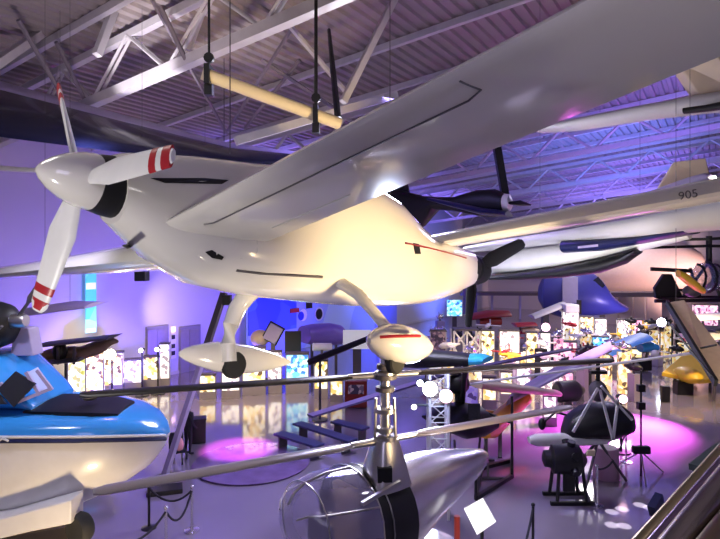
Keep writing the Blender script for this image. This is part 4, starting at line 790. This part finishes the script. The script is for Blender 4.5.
for y in (321, 341): wing(MB(), [(P(696, y, d-.4), Vector((0, 1.5, .1)), .2), (P(770, y-4, d-.4), Vector((0, 1.5, .1)), .25)]).build('wing', steel, t)
for px in (703, 725): MB().tube(P(px, 321, d), P(px, 341, d), .05, n=6).build('wing_strut', dsteel, t)
strip([(712, 330, 340, d+.5), (730, 326, 342, d+.5), (760, 326, 342, d+.5)], .5, 'fuselage', dsteel, t)
for px in (718, 745): MB().tube(P(px, 342, d+.3), (X(px, d), d+.3, 0), .06, n=6).build('gear_leg', dsteel, t)
# ------------------------------------------------------------------ light
def lamp(kind, loc, power, col, aim=None, size=.3, spot=60, blend=.5, sizey=None):
    l = bpy.data.lights.new('lamp', kind); l.energy = power; l.color = col
    o = bpy.data.objects.new('lamp', l); C.objects.link(o); o.location = loc
    if kind == 'AREA':
        l.size = size
        if sizey: l.shape = 'RECTANGLE'; l.size_y = sizey
    else: l.shadow_soft_size = size
    if kind == 'SPOT': l.spot_size = math.radians(spot); l.spot_blend = blend
    if aim is not None: o.rotation_euler = (Vector(aim)-Vector(loc)).to_track_quat('-Z', 'Y').to_euler()
    return o
VIO = (.13, .07, 1); BLU = (.08, .16, 1); MAG = (1, .12, .95); WARM = (1, .74, .42); LAV = (.72, .66, 1); WHT = (1, .95, .88)
w = bpy.data.worlds.new('World'); S.world = w; w.use_nodes = True
w.node_tree.nodes['Background'].inputs[0].default_value = (.5, .45, .7, 1); w.node_tree.nodes['Background'].inputs[1].default_value = .18
# ambient area lights added under the roof, without fixtures
for u, v, e, c in ((2, -8, 100, WHT), (14, -9, 200, (.36, .3, 1)), (28, -12, 170, (.4, .32, 1)), (28, -3, 330, LAV), (44, -8, 500, WHT), (56, -8, 500, WHT)):
    lamp('AREA', UV(u, v, zr(v)-2.2), e, c, UV(u, v, 0), 2)
# violet uplights on the roof and the walls
for u, v, e in ((20, -20, 900), (32, -20, 1300), (44, -20, 1500), (24, -1, 1500), (34, -4, 2000), (46, -4, 2400), (57, -8, 2400)):
    lamp('SPOT', UV(u, v, 7.0), e*2.0, (.22, .16, 1) if u != 34 else (.12, .2, 1), UV(u+2, v-2, 14), .4, 125, .8)
lamp('SPOT', UV(6, -10, 7.5), 420, (.9, .75, .85), UV(9, -13, 13), .3, 110, .8)
lamp('SPOT', UV(6.5, -12, 8.0), 1300, (1, .93, 1), UV(9.24, -12.5, 10.9), .15, 42, .5)
for u in (14, 21, 28): lamp('SPOT', UV(u, VL+5, .8), 2000, VIO, UV(u, VL, 4), .3, 110, .8)
for u in (40, 52): lamp('SPOT', UV(u, VL+5, .8), 1500, BLU, UV(u, VL, 4), .3, 110, .8)
lamp('SPOT', W(168, 318, 2.4), 260, WARM, W(172, 306), .2, 80, .9)
lamp('SPOT', UV(58, 2, 2), 5000, (1, .6, .5), P(640, 265, 58), .4, 80, .7)
lamp('SPOT', UV(46, -4, 1), 1500, (.5, .4, 1), P(590, 290, 46), .4, 80, .7)
# stage light on the airplane; added lamps for other things are marked
lamp('SPOT', (4.7, 5.7, 3.7), 2600, (1, .74, .4), (.8, 9.2, 6), .25, 62, .7)
lamp('SPOT', (-4.2, 2.2, 4.0), 420, WHT, (-2.6, 6, 6.7), .2, 62, .8)  # added lamp to brighten the front propeller blades
lamp('SPOT', (2.9, 8.5, 2.2), 380, (1, .78, .5), (4.2, 9.2, 6.8), .08, 80, .8)
lamp('SPOT', (4.5, 9, 2.5), 700, LAV, (3.6, 13.2, 6.4), .2, 80, .8)  # added from below so the glider's white side shows
lamp('SPOT', (1.3, 12.6, 3.3), 260, (.75, .82, 1), (.6, 8, 3), .17, 90, .5)
lamp('SPOT', (1.6, 6.5, 3.5), 260, WHT, P(480, 518, 8.6), .1, 40, .5)  # extra spot put in to whiten the sign board
lamp('SPOT', (1.0, .8, 8), 120, (1, .85, .7), (1.3, 2, 5.3), .1, 60, .7)  # added to bring highlights onto the bronze balustrade
lamp('SPOT', (2.2, 2.0, 4.6), 25, WHT, (3, 2.6, 8), .05, 100, .8)
lamp('AREA', (-1, -3, 8.5), 110, LAV, (0, 8, 5), 3)  # unseen fill panel added behind the camera
# warm pools among the exhibits; other lamps follow, the added ones marked
for px, py, e, c in ((110, 395, 280, WARM), (250, 400, 700, WARM), (500, 385, 900, WARM), (600, 350, 900, (1, .7, .8)), (680, 400, 700, WARM), (560, 400, 500, (1, .6, .9))):
    p = F(px, py); lamp('SPOT', p+Vector((0, -3, 5.5)), e*1.9, c, p+ZV*.5, .2, 85, .7)
lamp('SPOT', (-5, 7, 8.5), 520, (.7, .68, 1), (-5.3, 9.6, 3), .2, 80, .7)  # added above the flying boat to lift its hull
lamp('SPOT', (-3.6, 7, .6), 330, WARM, (-5.3, 9.6, 1.7), .2, 90, .7)
lamp('SPOT', (3.5, 8, 7), 160, (.8, .8, 1), (1.2, 8.6, 2.8), .2, 50, .7)
lamp('AREA', (.5, 16, 8.4), 620, (.85, .85, 1), (.8, 8.5, 3), 2.5)  # unseen panel behind the airplane, added for the tail cone highlight
lamp('AREA', (2.6, .9, 7.6), 14, (1, .9, .95), (1.7, 2.2, 5.2), .8)  # added close panel that brightens the balustrade
lamp('POINT', P(113, 355, 23.5), 110, WARM, None, .2)
for x, y in ((-4.5, 13), (-1, 16), (3, 13)): lamp('SPOT', (x, y, 9), 380, (.26, .12, 1), (x, y, 0), .3, 90, .9)
lamp('SPOT', (2.4, 8, 4), 1100, (.95, .95, 1), P(580, 256, 13.4), .2, 50, .8)  # further added lamp, only to light the glider
lamp('SPOT', F(630, 425)+Vector((0, .5, 5)), 2600, (1, .35, .95), F(628, 425), .2, 34, .9)
lamp('SPOT', (.2, 5, 3), 240, (1, .85, .65), (-1.4, 7, 5.0), .1, 45, .7)  # added spot for the nose gear leg and pant
lamp('POINT', P(430, 389, 12.6), 60, (.5, .6, 1), None, .1)
lamp('SPOT', (4.2, 5, 3.6), 800, (1, .82, .6), P(705, 342, 9.6), .15, 40, .7)  # warm spot put in to brighten the tan wing panel
# magenta floor light
lamp('SPOT', F(252, 462)+Vector((0, 0, 5)), 4500, MAG, F(240, 450), .1, 30, .6)
lamp('SPOT', F(640, 420)+Vector((1.2, 0, 3)), 14000, MAG, F(626, 428), .2, 75, .9)
for px, py in ((612, 512), (622, 509), (612, 525), (624, 526), (640, 505), (650, 508)):
    p = F(px, py); lamp('SPOT', p+Vector((.3, .4, 6)), 3600, (.95, .92, 1), p, .02, 3.2, .25)

cam = bpy.data.cameras.new('Camera'); co = bpy.data.objects.new('Camera', cam); C.objects.link(co)
co.location = (0, 0, H); co.rotation_euler = (math.pi/2, 0, 0); cam.lens = 28; cam.sensor_width = 36
cam.shift_y = -(269.5-HY)/720; cam.clip_start = .05; cam.clip_end = 500
S.camera = co
S.view_settings.view_transform = 'Standard'; S.view_settings.look = 'None'; S.view_settings.gamma = 1; S.view_settings.exposure = .3
S.cycles.use_denoising = True
